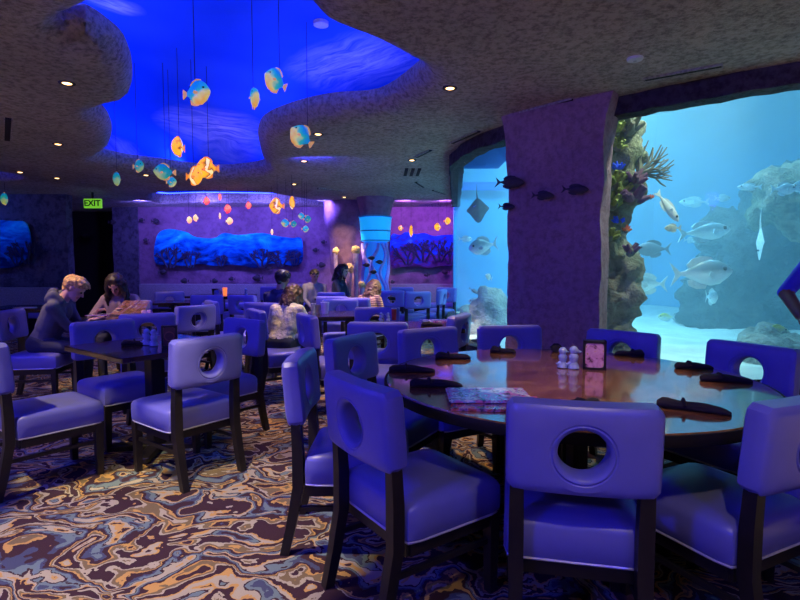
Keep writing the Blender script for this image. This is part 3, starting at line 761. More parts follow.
# ================================================================== ceiling fittings
def downlight(px, py, label, energy=0, target=None, loc=None, warm=(1, .66, .34), size=60):
    p = pz(px, py, CZ) if loc is None else Vector(loc); t = thing('ceiling_downlight', label, 'ceiling light', (p.x, p.y, CZ), 0, 'warm ceiling downlights')
    bm = bmesh.new(); lathe(bm, [(.034, .012), (.058, .012), (.060, -.004), (.052, -.008), (.036, -.006)], 20, ring=True); tr = link('trim_ring', bm, M['header'], t)
    bm = bmesh.new(); lathe(bm, [(.001, -.010), (.020, -.009), (.034, -.004), (.034, .006), (.001, .006)], 20); link('lens', bm, M['lens'], tr)
    if energy:
        l = lamp('downlight_bulb', 'SPOT', (0, 0, -.03), energy, warm, spot_size=R(size), spot_blend=.35, shadow_soft_size=.02); l.parent = t
        if target is not None: l.rotation_euler = (Vector(target) - Vector((p.x, p.y, CZ - .03))).to_track_quat('-Z', 'Y').to_euler()
dl = [((67, 83), 'lit downlight in the dark left ceiling lobe, the nearer one', 40, None), ((58, 144), 'lit downlight in the dark left ceiling lobe, the farther one', 40, None),
      ((450, 88), 'bright downlight right of the big blue recess', 190, (.2, 4.3, 0)), ((146, 175), 'downlight below the teal fish pair', 50, None),
      ((20, 172), 'downlight near the left picture edge above the dark wall', 10, None), ((57, 178), 'dim downlight left of the exit sign', 0, None),
      ((304, 161), 'downlight below the orange and blue hanging fish', 280, None), ((294, 184), 'downlight at the far ceiling strip left of the dark slot', 260, None),
      ((353, 204), 'small far downlight above the rock pillar', 170, None), ((331, 218), 'tiny far downlight beside the purple wall', 30, None), ((412, 160), 'downlight with long slot beside it, left of the aquarium', 320, (.1, 6.9, 0)),
      ((318, 134), 'downlight next to the orange and blue hanging fish', 190, (-1.15, 5.5, .9))]
for (px, py), l, e, tg in dl: downlight(px, py, l, e, tg, {331: (-1.62, 11.8, CZ), 353: (-1.15, 10.85, CZ)}.get(px))
# fittings behind the viewpoint that light the foreground
downlight(0, 0, 'downlight above the foreground carpet beyond the top of the picture', 400, (-1.15, 2.45, 0), (-1.3, 2.0, CZ), size=43, warm=(1, .80, .60))
downlight(0, 0, 'downlight behind the viewpoint to the right', 55, (.78, 1.70, .45), (.55, .25, CZ), size=36, warm=(1, .82, .36))
downlight(0, 0, 'downlight above the round table, beyond the top of the picture', 115, (.85, 2.6, .76), (.8, 2.0, CZ), size=40, warm=(1, .74, .45))
downlight(0, 0, 'downlight at the left above the nearest left chair', 330, (-2.08, 3.12, .45), (-2.7, 1.9, CZ), size=18, warm=(1, .82, .36))
downlight(0, 0, 'downlight ahead of the viewpoint aimed at the chair by the shakers', 90, (-1.32, 3.22, .45), (-.25, 2.0, CZ), size=15, warm=(1, .82, .36))
downlight(0, 0, 'downlight above the blond man menu table', 230, (-3.1, 5.7, .8), (-3.9, 4.7, CZ), size=46)

for k, (x, y) in enumerate(((-3.2, -2.2), (-.6, -2.6), (2.2, -2.2), (4.6, -.6), (5.2, 1.6), (-5.6, .2), (-6.2, 3.4))):  # unseen downlights, added so that floor bounce brightens the ceiling
    downlight(0, 0, 'unseen downlight added for ceiling bounce, ' + ('behind the viewpoint at left', 'straight behind the viewpoint', 'behind the viewpoint at right', 'far right behind the round table chairs', 'far right near the aquarium front', 'far left of the viewpoint', 'far left beside the left chairs')[k], 620, (x, y, 0), (x, y, CZ), size=100, warm=(1, .80, .58))

def vent(px, py, L, wd, ang, label, n=1):
    p = pz(px, py, CZ); t = thing('air_vent', label, 'vent', (p.x, p.y, CZ), ang)
    for k in range(n):
        o = (k - (n - 1) / 2) * wd * 1.9
        bm = bmesh.new(); box(bm, (0, o, -.006), (L, wd, .014)); sl = link('slot', bm, M['slot'], t, False)
        bm = bmesh.new()
        for s in (-1, 1): box(bm, (0, o + s * (wd / 2 + .006), -.008), (L + .02, .010, .016))
        link('slot_frame', bm, M['ceiling'], sl, False)
def ang(p, q):
    a, b = pz(*p, CZ), pz(*q, CZ); return math.atan2(b.y - a.y, b.x - a.x), (b - a).length
for p, q, l, n in (((521, 112), (571, 99), 'long black ceiling slot above the rock column left of centre', 1), ((451, 143), (478, 131), 'long black ceiling slot above the left aquarium window', 1),
                   ((644, 79), (720, 65), 'long black ceiling slot above the right aquarium window', 1), ((416, 157), (430, 150), 'short slot beside the downlight left of the aquarium', 1),
                   ((416, 182), (424, 187), 'small crooked slot in the ceiling left of the aquarium', 1), ((318, 188), (343, 191), 'dark slot in the ceiling before the far recess', 1), ((433, 190), (446, 194), 'small crooked slot nearest the left aquarium window', 1)):
    a, L = ang(p, q); mid = ((p[0] + q[0]) / 2, (p[1] + q[1]) / 2); vent(*mid, L, .045, a, l, n)
a, L = ang((411, 169), (409, 176)); vent(412, 172, L, .05, a, 'vent of three short slots left of the aquarium', 3)
a, L = ang((1, 118), (1, 140)); vent(2, 129, L, .05, a, 'dark slot vent at the left picture edge of the ceiling', 2)
p = pz(635, 58, CZ); t = thing('smoke_detector', 'white disc smoke detector in the ceiling above the aquarium', 'smoke detector', (p.x, p.y, CZ))
bm = bmesh.new(); lathe(bm, [(.05, .01), (.055, -.004), (.05, -.016), (.03, -.020), (.001, -.021)], 24); ds = link('disc', bm, M['white'], t)
bm = bmesh.new(); lathe(bm, [(.012, -.018), (.012, -.026), (.001, -.027)], 12); link('button', bm, M['steel'], ds)
p = pz(321, 25, 3.57); t = thing('recess_fitting', 'pale disc fitting in the blue recess ceiling', 'ceiling fitting', (p.x, p.y, 3.57))
bm = bmesh.new(); lathe(bm, [(.07, .04), (.07, -.002), (.05, -.008), (.001, -.009)], 20); link('disc', bm, M['white'], t)

p = pd(93, 203.5, 10.15); t = thing('exit_sign', 'green glowing EXIT sign hung above the dark corridor', 'sign', p)
bm = bmesh.new(); box(bm, (0, 0, 0), (.34, .05, .18), .01); hs_ = link('housing', bm, M['exit'], t)
cu = bpy.data.curves.new('lettering', 'FONT'); cu.body = 'EXIT'; cu.size = .155; cu.align_x = 'CENTER'; cu.align_y = 'CENTER'; cu.extrude = .003; cu.offset = .004; cu.materials.append(plain('sign_letter', (.01, .05, .005), .6))
o = bpy.data.objects.new('lettering_curve', cu); C.objects.link(o); me = bpy.data.meshes.new_from_object(o.evaluated_get(bpy.context.evaluated_depsgraph_get())); bpy.data.objects.remove(o); o = bpy.data.objects.new('lettering', me); C.objects.link(o); o.parent = hs_; o.location = (0, -.027, 0); o.rotation_euler = (R(90), 0, 0)
bm = bmesh.new(); box(bm, (0, 0, (CZ - p.z + .09) / 2), (.03, .03, CZ - p.z - .09)); link('stem', bm, M['black'], t, False)

# ================================================================== fish
def body_bm(L, H, W, prof, n=20, bend=0.0):
    """prof: (u 0 nose..1 tail root, upper, lower, width) as shares of H/W"""
    bm = bmesh.new(); loops = []
    for u, up, lo, wd in prof:
        x = L * (.5 - u); b = bend * (u - .3) ** 2 * L
        loops.append([Vector((x, wd * W / 2 * math.cos(a) + b, (up if math.sin(a) > 0 else lo) * H / 2 * math.sin(a))) for a in [2 * math.pi * k / n for k in range(n)]])
    return skin_loops(bm, loops)
ROUND = [(0, .06, .06, .1), (.03, .18, .16, .32), (.10, .42, .40, .62), (.22, .74, .74, .9), (.38, .97, .98, 1), (.55, 1, 1, .95), (.70, .82, .82, .75), (.84, .5, .5, .45), (.94, .26, .26, .22), (1, .2, .2, .12)]
SLIM = [(0, .05, .05, .1), (.03, .25, .22, .4), (.1, .5, .48, .7), (.25, .85, .9, .95), (.42, 1, 1, 1), (.6, .85, .82, .8), (.76, .52, .5, .5), (.9, .22, .2, .22), (1, .16, .14, .12)]
LONG = [(0, .1, .1, .2), (.05, .4, .4, .5), (.15, .8, .75, .85), (.35, 1, 1, 1), (.6, .8, .8, .8), (.8, .5, .45, .45), (1, .18, .16, .12)]
def fish(name, label, cat, loc, head, L, hr, wr, mb, mf, prof=ROUND, pitch=0, eye=True, group=None, wire=None, fork=.5, roll=0, bend=0.0, fs=1.0):
    """head: direction the nose points, in the ground plane"""
    rz = math.atan2(head[1], head[0])
    t = thing(name, label, cat, loc, 0, group); t.rotation_euler = (roll, -pitch, rz)
    H, W = L * hr, L * wr; bl = L * .82; sh = L * .09
    bm = body_bm(bl, H, W, prof, bend=bend); bmesh.ops.translate(bm, verts=bm.verts, vec=(sh, 0, 0)); bd = link('body', bm, mb, t)
    x0 = sh - bl / 2; yb = bend * .49 * bl
    bm = bmesh.new(); s = H * .46 * fs
    plate(bm, [(x0 + .02 * L, .12 * s), (x0 - .06 * L, .55 * s), (x0 - .15 * L, 1.0 * s), (x0 - (.17 - .09 * fork) * L, .30 * s), (x0 - (.16 - .10 * fork) * L, 0), (x0 - (.17 - .09 * fork) * L, -.30 * s), (x0 - .15 * L, -1.0 * s), (x0 - .06 * L, -.55 * s), (x0 + .02 * L, -.12 * s)], L * .022, off=yb); link('tail_fin', bm, mf, t)
    bm = bmesh.new()
    pts = [(sh + bl * .22, H * .30), (sh + bl * .10, H * (.48 + .10 * fs)), (sh - bl * .08, H * (.50 + .14 * fs)), (sh - bl * .26, H * (.40 + .14 * fs)), (sh - bl * .36, H * .34), (sh - bl * .30, H * .12), (sh + bl * .1, H * .30)]
    plate(bm, pts, L * .02); link('dorsal_fin', bm, mf, t)
    bm = bmesh.new()
    pts = [(sh + bl * .05, -H * .36), (sh - bl * .02, -H * (.48 + .12 * fs)), (sh - bl * .18, -H * (.46 + .14 * fs)), (sh - bl * .33, -H * .46), (sh - bl * .36, -H * .26), (sh - bl * .2, -H * .2)]
    plate(bm, pts, L * .02); link('anal_fin', bm, mf, t)
    for s_ in (-1, 1):
        bm = bmesh.new(); plate(bm, [(0, .02 * L), (-.10 * L, .06 * L), (-.14 * L, -.01 * L), (-.08 * L, -.05 * L), (0, -.03 * L)], L * .014)
        bmesh.ops.transform(bm, matrix=Matrix.Translation((sh + bl * .14, s_ * W * .46, -H * .08)) @ Matrix.Rotation(s_ * R(-28), 4, 'Z'), verts=bm.verts); link('pectoral_fin', bm, mf, t)
        if eye:
            bm = bmesh.new(); bmesh.ops.create_uvsphere(bm, u_segments=10, v_segments=8, radius=L * .036, matrix=Matrix.Translation((sh + bl * .33, s_ * W * .31, H * .12))); link('eye', bm, M['black'], bd)
    if wire:
        top = wire - loc.z
        bm = bmesh.new(); q = Matrix.Rotation(rz, 4, 'Z') @ Matrix.Rotation(-pitch, 4, 'Y') @ Matrix.Rotation(roll, 4, 'X'); qi = q.inverted()
        for k in (-.14,):
            a = Vector((k * L * .2, 0, H * .4)); b = qi @ (q @ a + Vector((0, 0, top - (q @ a).z))); tube(bm, [a, b], .0028, 5)
        link('hanging_wire', bm, M['wire'], t)
    return t
DZ = 3.57
T, F = M['l_teal'], M['l_teal_fin']
def hang(px, py, d, length_px, head, kind, label, wire=DZ, hr=.8, pitch=0, wr=.36):
    loc = pd(px, py, d)
    hit = sc.ray_cast(bpy.context.evaluated_depsgraph_get(), loc, (0, 0, 1)); wire = hit[1].z if hit[0] else wire
    mb, mf = {'t': (T, F), 'g': (M['l_green'], F), 'o': (M['l_orange'], M['l_orange_fin']), 'r': (M['l_red'], M['l_red_fin']), 'p': (M['l_peach'], M['l_peach'])}[kind]
    kd = {'t': 'teal', 'g': 'teal', 'o': 'orange', 'r': 'red', 'p': 'peach'}[kind]
    fish('fish_lantern', label, 'hanging fish lantern', loc, head, length_px * d / FPX, hr, wr, mb, mf, wire=wire, pitch=pitch, group='hanging fish lanterns', fork=.1, fs=.45)
hang(196, 93, 4.3, 33, (1, -.35), 't', 'blue and peach glass fish hanging in the big recess, the leftmost of the upper three', hr=.72)
hang(276, 81, 4.3, 25, (-.75, -.65), 't', 'teal glass fish hanging highest at the right of the blue recess', hr=.95, pitch=.35)
hang(254, 99, 4.6, 22, (.45, -.9), 't', 'small pale teal fish hanging between the two larger upper fish', hr=.95, pitch=.35, wr=.4)
hang(302, 137, 5.0, 26, (-.9, -.4), 't', 'blue fish with orange belly hanging under the stucco ceiling beside a downlight', CZ, hr=.85, pitch=.6)
hang(179, 147, 5.6, 17, (-.3, -.9), 'o', 'orange fish hanging alone above the two big orange fish', hr=1.1, wr=.6)
hang(138, 166, 6.0, 15, (.9, -.4), 'g', 'small green-teal fish hanging left of the larger teal fish pair', CZ + .2)
hang(117, 179, 6.4, 11, (.3, -.9), 'g', 'smallest green-teal fish hanging furthest left of the teal ones', CZ, hr=1.2, wr=.6)
hang(165, 172, 6.0, 21, (-.9, -.4), 'g', 'larger green-teal fish just above its small companion', CZ + .2, hr=.75)
hang(171, 182, 6.2, 13, (.9, -.3), 't', 'small teal and yellow fish just below the larger green-teal fish', CZ + .2, hr=.75)
hang(208, 168, 6.1, 22, (-.95, -.3), 'o', 'big orange striped fish, the upper right one of the overlapping pair', CZ + .2, hr=.9)
hang(194, 176, 5.9, 21, (.9, -.35), 'o', 'big orange striped fish, the lower left one of the overlapping pair', CZ + .2, hr=.85)
hang(5, 199, 9.0, 9, (.1, -1), 'g', 'tiny yellow-green fish hanging before the dark wall at the left edge', CZ, hr=1.3, wr=.7)
hang(277, 206, 8.2, 15, (-1, -.2), 'o', 'orange fish hanging above the right end of the reef painting, facing left', CZ, hr=1.0)
hang(292, 203, 8.2, 9, (.3, -1), 'o', 'narrow orange fish seen head-on right of the orange fish', CZ, hr=1.5, wr=.6, pitch=.3)
hang(286, 223, 8.6, 10, (-1, -.2), 't', 'teal and yellow small fish left of the lower cluster above the painting end', CZ)
hang(293, 224, 8.8, 8, (1, -.2), 'g', 'dark teal small fish touching the teal and yellow one', CZ)
hang(302, 216, 8.6, 8, (-1, -.3), 't', 'pale small fish in the upper right of the far teal cluster', CZ)
hang(307, 219, 8.8, 9, (1, -.3), 'g', 'green small fish at the right of the far teal cluster', CZ)
hang(305, 229, 9.0, 8, (1, -.2), 't', 'blue small fish hanging lowest of the far teal cluster', CZ)
for px, py, s, l in ((206, 201, 9, 'red glowing fish at the upper left of the far red group'), (227, 209, 10, 'red glowing fish in the middle of the far red group'), (248, 205.5, 8, 'red glowing fish furthest right of the far red group')):
    hang(px, py, 9.6, s, (.8, -.6), 'r', l, CZ, hr=.85, wr=.6)
hang(220, 197, 9.4, 5, (.2, -1), 'r', 'narrow magenta fish seen head-on at the top of the far red group', CZ, hr=1.4, wr=.6)
hang(229, 221, 10, 9, (.9, -.5), 'p', 'peach and red fish hanging lowest before the reef painting', CZ - .02, hr=.75, wr=.6)
hang(220, 216, 10, 5, (.2, -1), 'p', 'small narrow peach fish under the red group', CZ - .02, hr=1.3)
hang(189, 220, 10, 7, (.7, -.7), 'p', 'round peach fish above the left part of the reef painting, left one', CZ - .02, hr=.95, wr=.7)
hang(196, 218, 10.2, 6, (-.4, -.9), 'p', 'round peach fish above the left part of the reef painting, right one', CZ - .02, hr=1.1, wr=.7)
hang(438, 227, 11, 9, (-.7, -.7), 'o', 'orange fish hanging above the violet reef painting, left one', CZ, hr=.8, wr=.6)
hang(447, 221, 11, 8, (.8, -.6), 'o', 'orange fish hanging above the violet reef painting, right one by the aquarium', CZ, hr=.85, wr=.6)
hang(411, 231, 11, 6, (.1, -1), 'o', 'upright narrow yellow fish hanging over the violet reef painting', CZ, hr=1.9, wr=.6)
hang(401, 228, 11.2, 6, (-.8, -.6), 'o', 'small orange fish half behind the glowing column', CZ, hr=.9, wr=.6)
hang(272, 232, 9.4, 4, (.2, -1), 'p', 'tiny pale fish against the top of the reef painting', CZ, hr=1.5, wr=.6)

# ================================================================== paintings, relief fish, glowing column, rock pillar
def painting(px_pts, d, m, label, name='reef_painting'):
    P = smooth_closed([(*(pd(x, y, d).xz), 0) for x, y in px_pts], 4)
    cx = sum(p.x for p in P) / len(P); cz = sum(p.y for p in P) / len(P)
    t = thing(name, label, 'wall painting', (cx, d, cz))
    pts = [(p.x - cx, p.y - cz) for p in P]
    bm = bmesh.new(); plate(bm, pts, .03); link('panel', bm, m, t, False)
    return t, cx, cz
pw, cx, cz = painting([(156, 240), (160, 232), (170, 229), (186, 232), (196, 237), (214, 238), (224, 233), (238, 235), (262, 233), (277, 236), (292, 238), (301, 238), (303, 250), (302, 262), (294, 266), (280, 264), (268, 264), (256, 268), (244, 266), (232, 265), (214, 266), (200, 264), (186, 266), (170, 265), (157, 264), (154, 254)], 12.48, M['mural'], 'long glowing blue reef painting on the purple back wall')
def fan_coral(bm, x, z, s, seed, y=-.03):
    r_ = random.Random(seed)
    def br(p, a, L, rd, dep):
        q = p + Vector((math.cos(a) * L, 0, math.sin(a) * L)); tube(bm, [p, q], [rd, rd * .75], 4)
        if dep:
            for k in range(r_.choice((2, 3))): br(q, a + r_.uniform(-.7, .7), L * r_.uniform(.6, .85), rd * .7, dep - 1)
    [br(Vector((x + .05 * s * k, y, z)), math.pi / 2 + .5 * (1 - k), .13 * s, .022 * s, 4) for k in range(3)]
for k, (x, z, s) in enumerate(((-1.45, -.42, 1.3), (-.95, -.42, 1.0), (-.2, -.40, .7), (.75, -.42, 1.2), (1.2, -.40, 1.0), (1.55, -.35, .8))):
    bm = bmesh.new(); fan_coral(bm, x, z, s, k + 3); link('coral_relief', bm, M['coralrelief'], pw)
pw2, _, _ = painting([(391, 236), (400, 235), (406, 232), (416, 234), (424, 233), (434, 236), (444, 235), (456, 236), (462, 250), (456, 264), (440, 266), (428, 268), (416, 266), (402, 267), (391, 266)], 12.48, M['mural2'], 'violet and blue reef painting between the glowing column and the aquarium')
for k, (x, z, s) in enumerate(((-.45, -.38, 1.2), (-.1, -.3, 1.3), (.28, -.30, 1.3), (.55, -.35, 1.0))):
    bm = bmesh.new(); fan_coral(bm, x, z, s, k + 23); link('coral_relief', bm, M['coralrelief'], pw2)
pw3, _, _ = painting([(-40, 222), (-10, 220), (14, 221), (25, 222), (30, 233), (31, 246), (28, 256), (20, 265), (8, 268), (-12, 267), (-40, 266)], 10.32, M['mural'], 'blue reef painting on the dark left wall')
for k, (x, z, s) in enumerate(((.42, -.40, 1.2), (.2, -.40, .8), (.62, -.25, .6))):
    bm = bmesh.new(); fan_coral(bm, x, z, s, k + 33); link('coral_relief', bm, M['coralrelief'], pw3)

wf = [(162, 272, 9, 'left of centre under the reef painting'), (185, 281, 9, 'just above the booth at left'), (214, 281, 8, 'under the middle left of the reef painting'), (232, 279, 7, 'under the middle of the reef painting'), (258, 278, 11, 'under the dark coral of the reef painting'), (270, 268, 6, 'touching the lower edge of the reef painting'),
      (321, 265, 9, 'right of the reef painting, lower'), (316, 250, 7, 'right of the reef painting, middle'), (324, 242, 6, 'right of the reef painting, upper'), (146, 240, 6, 'left of the reef painting, lower'), (142, 220, 6, 'high at the wall corner, left of the painting'), (155, 221, 8, 'above the left end of the reef painting'),
      (392, 282, 6, 'beside the glowing column, low'), (427, 275, 6, 'under the violet reef painting'), (446, 272, 8, 'under the violet reef painting near the aquarium')]
for px, py, s, l in wf:
    L = s * 12.5 / FPX * 1.05
    fish('wall_relief_fish', 'dark relief fish on the purple wall ' + l, 'wall ornament', pd(px, py, 12.50), (rnd.choice((-1, 1)), 0), L, .5, .3, M['wallfish'], M['wallfish'], prof=SLIM, eye=False, group='dark relief fish on the back wall')
for px, py, s, d, hd, l in ((112, 222, 10, 10.9, 1, 'dark relief fish on the corridor wall, upper'), (86, 236, 8, 13.4, -1, 'dark relief fish deep in the dark corridor')):
    fish('wall_relief_fish', l, 'wall ornament', pd(px, py, 12.35 if d < 12 else 13.45), (hd, 0), s * d / FPX, .45, .3, M['wallfish'], M['wallfish'], prof=SLIM, eye=False)
# relief fish swimming across the rock column: face runs from (1.04,5.06) to (1.70,4.42)
def col_at(px):
    k = (px - 400) / FPX; A, B = Vector((1.04, 5.06)), Vector((1.70, 4.42)); d = B - A
    s = (k * A.y - A.x) / (d.x - k * d.y); return A + d * s
for px, py, L, l in ((512, 183, .34, 'dark fish sculpture at the upper left edge of the rock column'), (545, 196, .24, 'dark fish sculpture in the upper middle of the rock column'), (577, 190, .26, 'dark fish sculpture at the upper right of the rock column'), (509, 207, .20, 'dark fish sculpture at the left edge of the rock column below the first')):
    q = col_at(px); loc = pd(px, py, q.y) + Vector((-.035, -.035, 0))
    fish('column_relief_fish', l, 'wall ornament', loc, (.69, -.72) if px < 520 else (.69, -.68), L, .30, .2, M['wallfish'], M['wallfish'], prof=SLIM, eye=False, pitch=-.12, fork=.9)

c = pd(375.5, 255, 11.0)
t = thing('glowing_column', 'cyan glowing aquarium-like column with wide drum shade and lilac tentacles', 'column lamp', (c.x, 11.0, 0))
bm = bmesh.new(); lathe(bm, [(.24, .5), (.245, .9), (.245, 1.5), (.25, 1.90)], 32); link('tube', bm, M['cyan_body'], t)
bm = bmesh.new(); lathe(bm, [(.27, 1.84), (.30, 1.86), (.335, 2.30), (.345, 2.36), (.30, 2.37)], 32); drum = link('drum_shade', bm, M['cyan_shade'], t)
for z, r in ((1.86, .308), (2.06, .325), (2.35, .352)):
    bm = bmesh.new(); lathe(bm, [(r - .006, z - .012), (r + .006, z - .012), (r + .006, z + .012), (r - .006, z + .012)], 32, ring=True); link('shade_band', bm, plain('teal_band', (.02, .25, .5), .4), drum)
bm = bmesh.new(); lathe(bm, [(.30, 2.36), (.34, 2.5), (.40, 2.75)], 28); link('cap', bm, M['rockwall'], t)
bm = bmesh.new(); lathe(bm, [(.30, 0), (.30, .45), (.26, .52)], 28); link('base', bm, M['header'], t)
for k in range(5):
    a0 = R(-165 + 38 * k); pts = []
    for j in range(14):
        z = .5 + j * .1; a = a0 + .28 * math.sin(j * .85 + k * 1.7); r = .262
        pts.append((r * math.cos(a), r * math.sin(a), z))
    bm = bmesh.new(); tube(bm, smooth_open(pts, 3), .030 if k % 4 else .045, 8); link('tentacle', bm, M['lilac'], t)
for px, py in ((366, 265), (373, 272), (379, 262), (371, 258)):
    q = pd(px, py, 10.70); q2 = q - Vector((c.x, 11.0, 0))
    bm = body_bm(.16, .09, .04, SLIM); bmesh.ops.translate(bm, verts=bm.verts, vec=q2); link('fish_figure', bm, M['wallfish'], t)

bm = bmesh.new(); loops = []
for j in range(26):
    z = CZ * j / 25; rr_ = .42 + .10 * math.cos(z * 2.4) + .05 * max(0, z - 2.1); L = []
    for k in range(28):
        a = 2 * math.pi * k / 28; n = mnoise.fractal(Vector((math.cos(a) * 1.5, math.sin(a) * 1.5, z * 1.7)), 1, 2, 4)
        L.append(Vector((-1.2 + math.cos(a) * (rr_ + .10 * n), 11.75 + math.sin(a) * (rr_ + .10 * n), z)))
    loops.append(L)
skin_loops(bm, loops); struct('pillar', bm, M['rockwall'], True)
# sponge sculptures on the pillar
def sponge(px, py0, py1, r, d, m, label):
    a, b = pd(px, py1, d), pd(px, py0, d); a.z = 0; t = thing('tube_sponge', label, 'coral ornament', a, 0)
    h = b.z - a.z
    bm = bmesh.new(); lathe(bm, [(r * .5, 0), (r * .55, h * .4), (r * .8, h * .8), (r, h), (r * .6, h), (r * .5, h * .8)], 12); link('stalk', bm, m, t)
    bm = bmesh.new(); bmesh.ops.create_icosphere(bm, subdivisions=3, radius=r * 1.5, matrix=Matrix.Translation((0, 0, h))); rockify(bm, r * .5, 20, px); link('crown', bm, M['sponge'], t)
M['sponge'] = plain('yellow_sponge', (.62, .42, .16), .8, var=.4, scale=30)
M['pinksp'] = plain('pink_sponge', (.5, .33, .42), .8, var=.3)
sponge(336, 251, 290, .05, 11.1, M['pinksp'], 'tall tube sponge with yellow crown at the left of the rock pillar')
sponge(349, 268, 290, .07, 11.0, M['pinksp'], 'short tube sponge with broad yellow crown on the rock pillar')
sponge(356, 250, 275, .06, 10.8, M['pinksp'], 'tube sponge with brown crown between rock pillar and glowing column')
sponge(362, 285, 296, .05, 10.6, M['pinksp'], 'low tube sponge at the foot of the glowing column')

# ================================================================== inside the aquarium
def rock(name, label, blobs, m, seed, cat='rock', amp=.16, vox=.07):
    pc = [((x, y, z), (x, y, z + .001), r, r, 0) for x, y, z, r in blobs]
    me = dressed_blob(pc, vox, 2)
    o = bpy.data.objects.new(name, me); C.objects.link(o)
    ns = [v.normal.copy() for v in me.vertices]
    for v, nn in zip(me.vertices, ns):
        p = v.co * 2.2 + Vector((seed, seed, seed)); v.co += nn * (amp * mnoise.fractal(p, 1, 2, 4) + amp * .5 * mnoise.fractal(p * 3.3, 1, 2, 3))
    me.materials.clear(); me.materials.append(m)
    return tag(o, label, cat)
def P3(px, py, d, r): q = pd(px, py, d); return (q.x, q.y, q.z, r)
rock('coral_rock', 'tall overgrown coral rock rising behind the right edge of the rock column', [P3(612, 125, 5.15, .20), P3(622, 160, 5.15, .22), P3(622, 195, 5.15, .22), P3(612, 225, 5.15, .20), P3(612, 255, 5.15, .20), P3(622, 270, 5.15, .18), P3(616, 300, 5.15, .18), P3(608, 330, 5.2, .20), P3(604, 355, 5.2, .24), P3(616, 285, 5.2, .2), P3(610, 316, 5.2, .19), P3(614, 240, 5.2, .19), P3(617, 178, 5.2, .22), P3(616, 142, 5.2, .21)], M['tankrock'], 1, amp=.15, vox=.035)
rock('reef_boulder', 'pale grey boulder stack on the sand seen through the left window', [P3(492, 300, 7.4, .20), P3(488, 315, 7.4, .26), P3(497, 330, 7.3, .34), P3(482, 340, 7.2, .26)], M['palereef'], 2, amp=.12)
rock('reef_boulder', 'low pale rubble mound at the bottom of the left window', [P3(470, 318, 8.4, .22), P3(478, 326, 8.2, .25)], M['palereef'], 3, amp=.12)
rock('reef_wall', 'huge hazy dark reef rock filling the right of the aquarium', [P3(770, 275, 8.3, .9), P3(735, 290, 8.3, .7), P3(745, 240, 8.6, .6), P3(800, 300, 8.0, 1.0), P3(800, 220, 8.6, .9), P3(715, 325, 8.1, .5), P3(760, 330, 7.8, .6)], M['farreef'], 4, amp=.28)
rock('reef_ledge', 'mossy overhanging reef ledge at the upper right of the aquarium', [P3(785, 190, 6.6, .35), P3(810, 195, 6.6, .5), P3(765, 205, 6.8, .22), P3(762, 216, 6.9, .18)], M['tankrock'], 5, amp=.16)
rock('rubble_bed', 'bed of pale stones on the aquarium floor behind the right-hand chair', [P3(755, 345, 5.4, .20), P3(775, 348, 5.2, .24), P3(795, 355, 5.0, .28), P3(770, 362, 4.9, .25), P3(790, 385, 4.4, .24), P3(740, 350, 5.6, .14)], M['palereef'], 6, amp=.12)
# overgrowth on the coral rock
M['weed'] = plain('yellow_green_coral', (.30, .33, .07), .8, var=.5, scale=25)
M['olive'] = plain('olive_gorgonian', (.22, .20, .14), .8, var=.3)
M['bluecoral'] = plain('vivid_blue_sponge', (.03, .10, .85), .7)
M['plum_coral'] = plain('plum_coral', (.22, .10, .16), .8, var=.4)
M['redcoral'] = plain('orange_red_anemone', (.85, .18, .06), .7)
def coral_tuft(px, py, d, s, m, label, n=9, seed=1, lean=(0, 0, 0)):
    p = pd(px, py, d); t = thing('soft_coral', label, 'coral', p); r_ = random.Random(seed)
    bm = bmesh.new()
    for k in range(n):
        a = r_.uniform(0, 6.28); dv = Vector((math.cos(a) * .9, math.sin(a) * .5 - .4, r_.uniform(-.1, .9))).normalized() + Vector(lean)
        tube(bm, [(0, 0, 0), dv * s * .5, dv * s + Vector((0, 0, s * .2))], [s * .16, s * .24, s * .12], 8)
    link('lobes', bm, m, t)
    bm = bmesh.new(); bmesh.ops.create_icosphere(bm, subdivisions=2, radius=s * .45); rockify(bm, s * .2, 12 / s * .1, seed); link('foot', bm, M['olive'], t)
for i, (px, py, s, m, l) in enumerate(((612, 133, .13, 'weed', 'yellow-green soft coral at the top of the coral rock'), (617, 147, .09, 'weed', 'small yellow-green soft coral below the topmost one'), (614, 184, .12, 'weed', 'yellow-green leafy coral at mid height by the column edge'), (622, 192, .10, 'weed', 'yellow-green leafy coral bulging right at mid height'), (611, 205, .11, 'weed', 'mossy coral just under mid height by the column edge'), (609, 238, .10, 'weed', 'mossy green coral above the grey lower rock'),
          (618, 170, .07, 'bluecoral', 'vivid blue sponge below the branching coral'), (618, 222, .06, 'bluecoral', 'vivid blue sponge lower on the coral rock'), (626, 231, .05, 'redcoral', 'small orange anemone beside the lower blue sponge'), (634, 182, .12, 'plum_coral', 'plum coral at the right tip of the coral rock'), (632, 200, .15, 'plum_coral', 'plum coral slab on the right flank of the coral rock'), (630, 252, .09, 'plum_coral', 'dark plum coral tuft at the waist of the coral rock'), (651, 198, .03, 'redcoral', 'tiny red coral spot beside the diving pale fish'), (628, 130, .14, 'olive', 'olive soft coral beside the branching coral'))):
    coral_tuft(px, py, 4.84, s, M[m], l, seed=i)
q = pd(638, 172, 4.94); t = thing('branching_coral', 'olive branching gorgonian reaching right from the coral rock', 'coral', q)
r_ = random.Random(5)
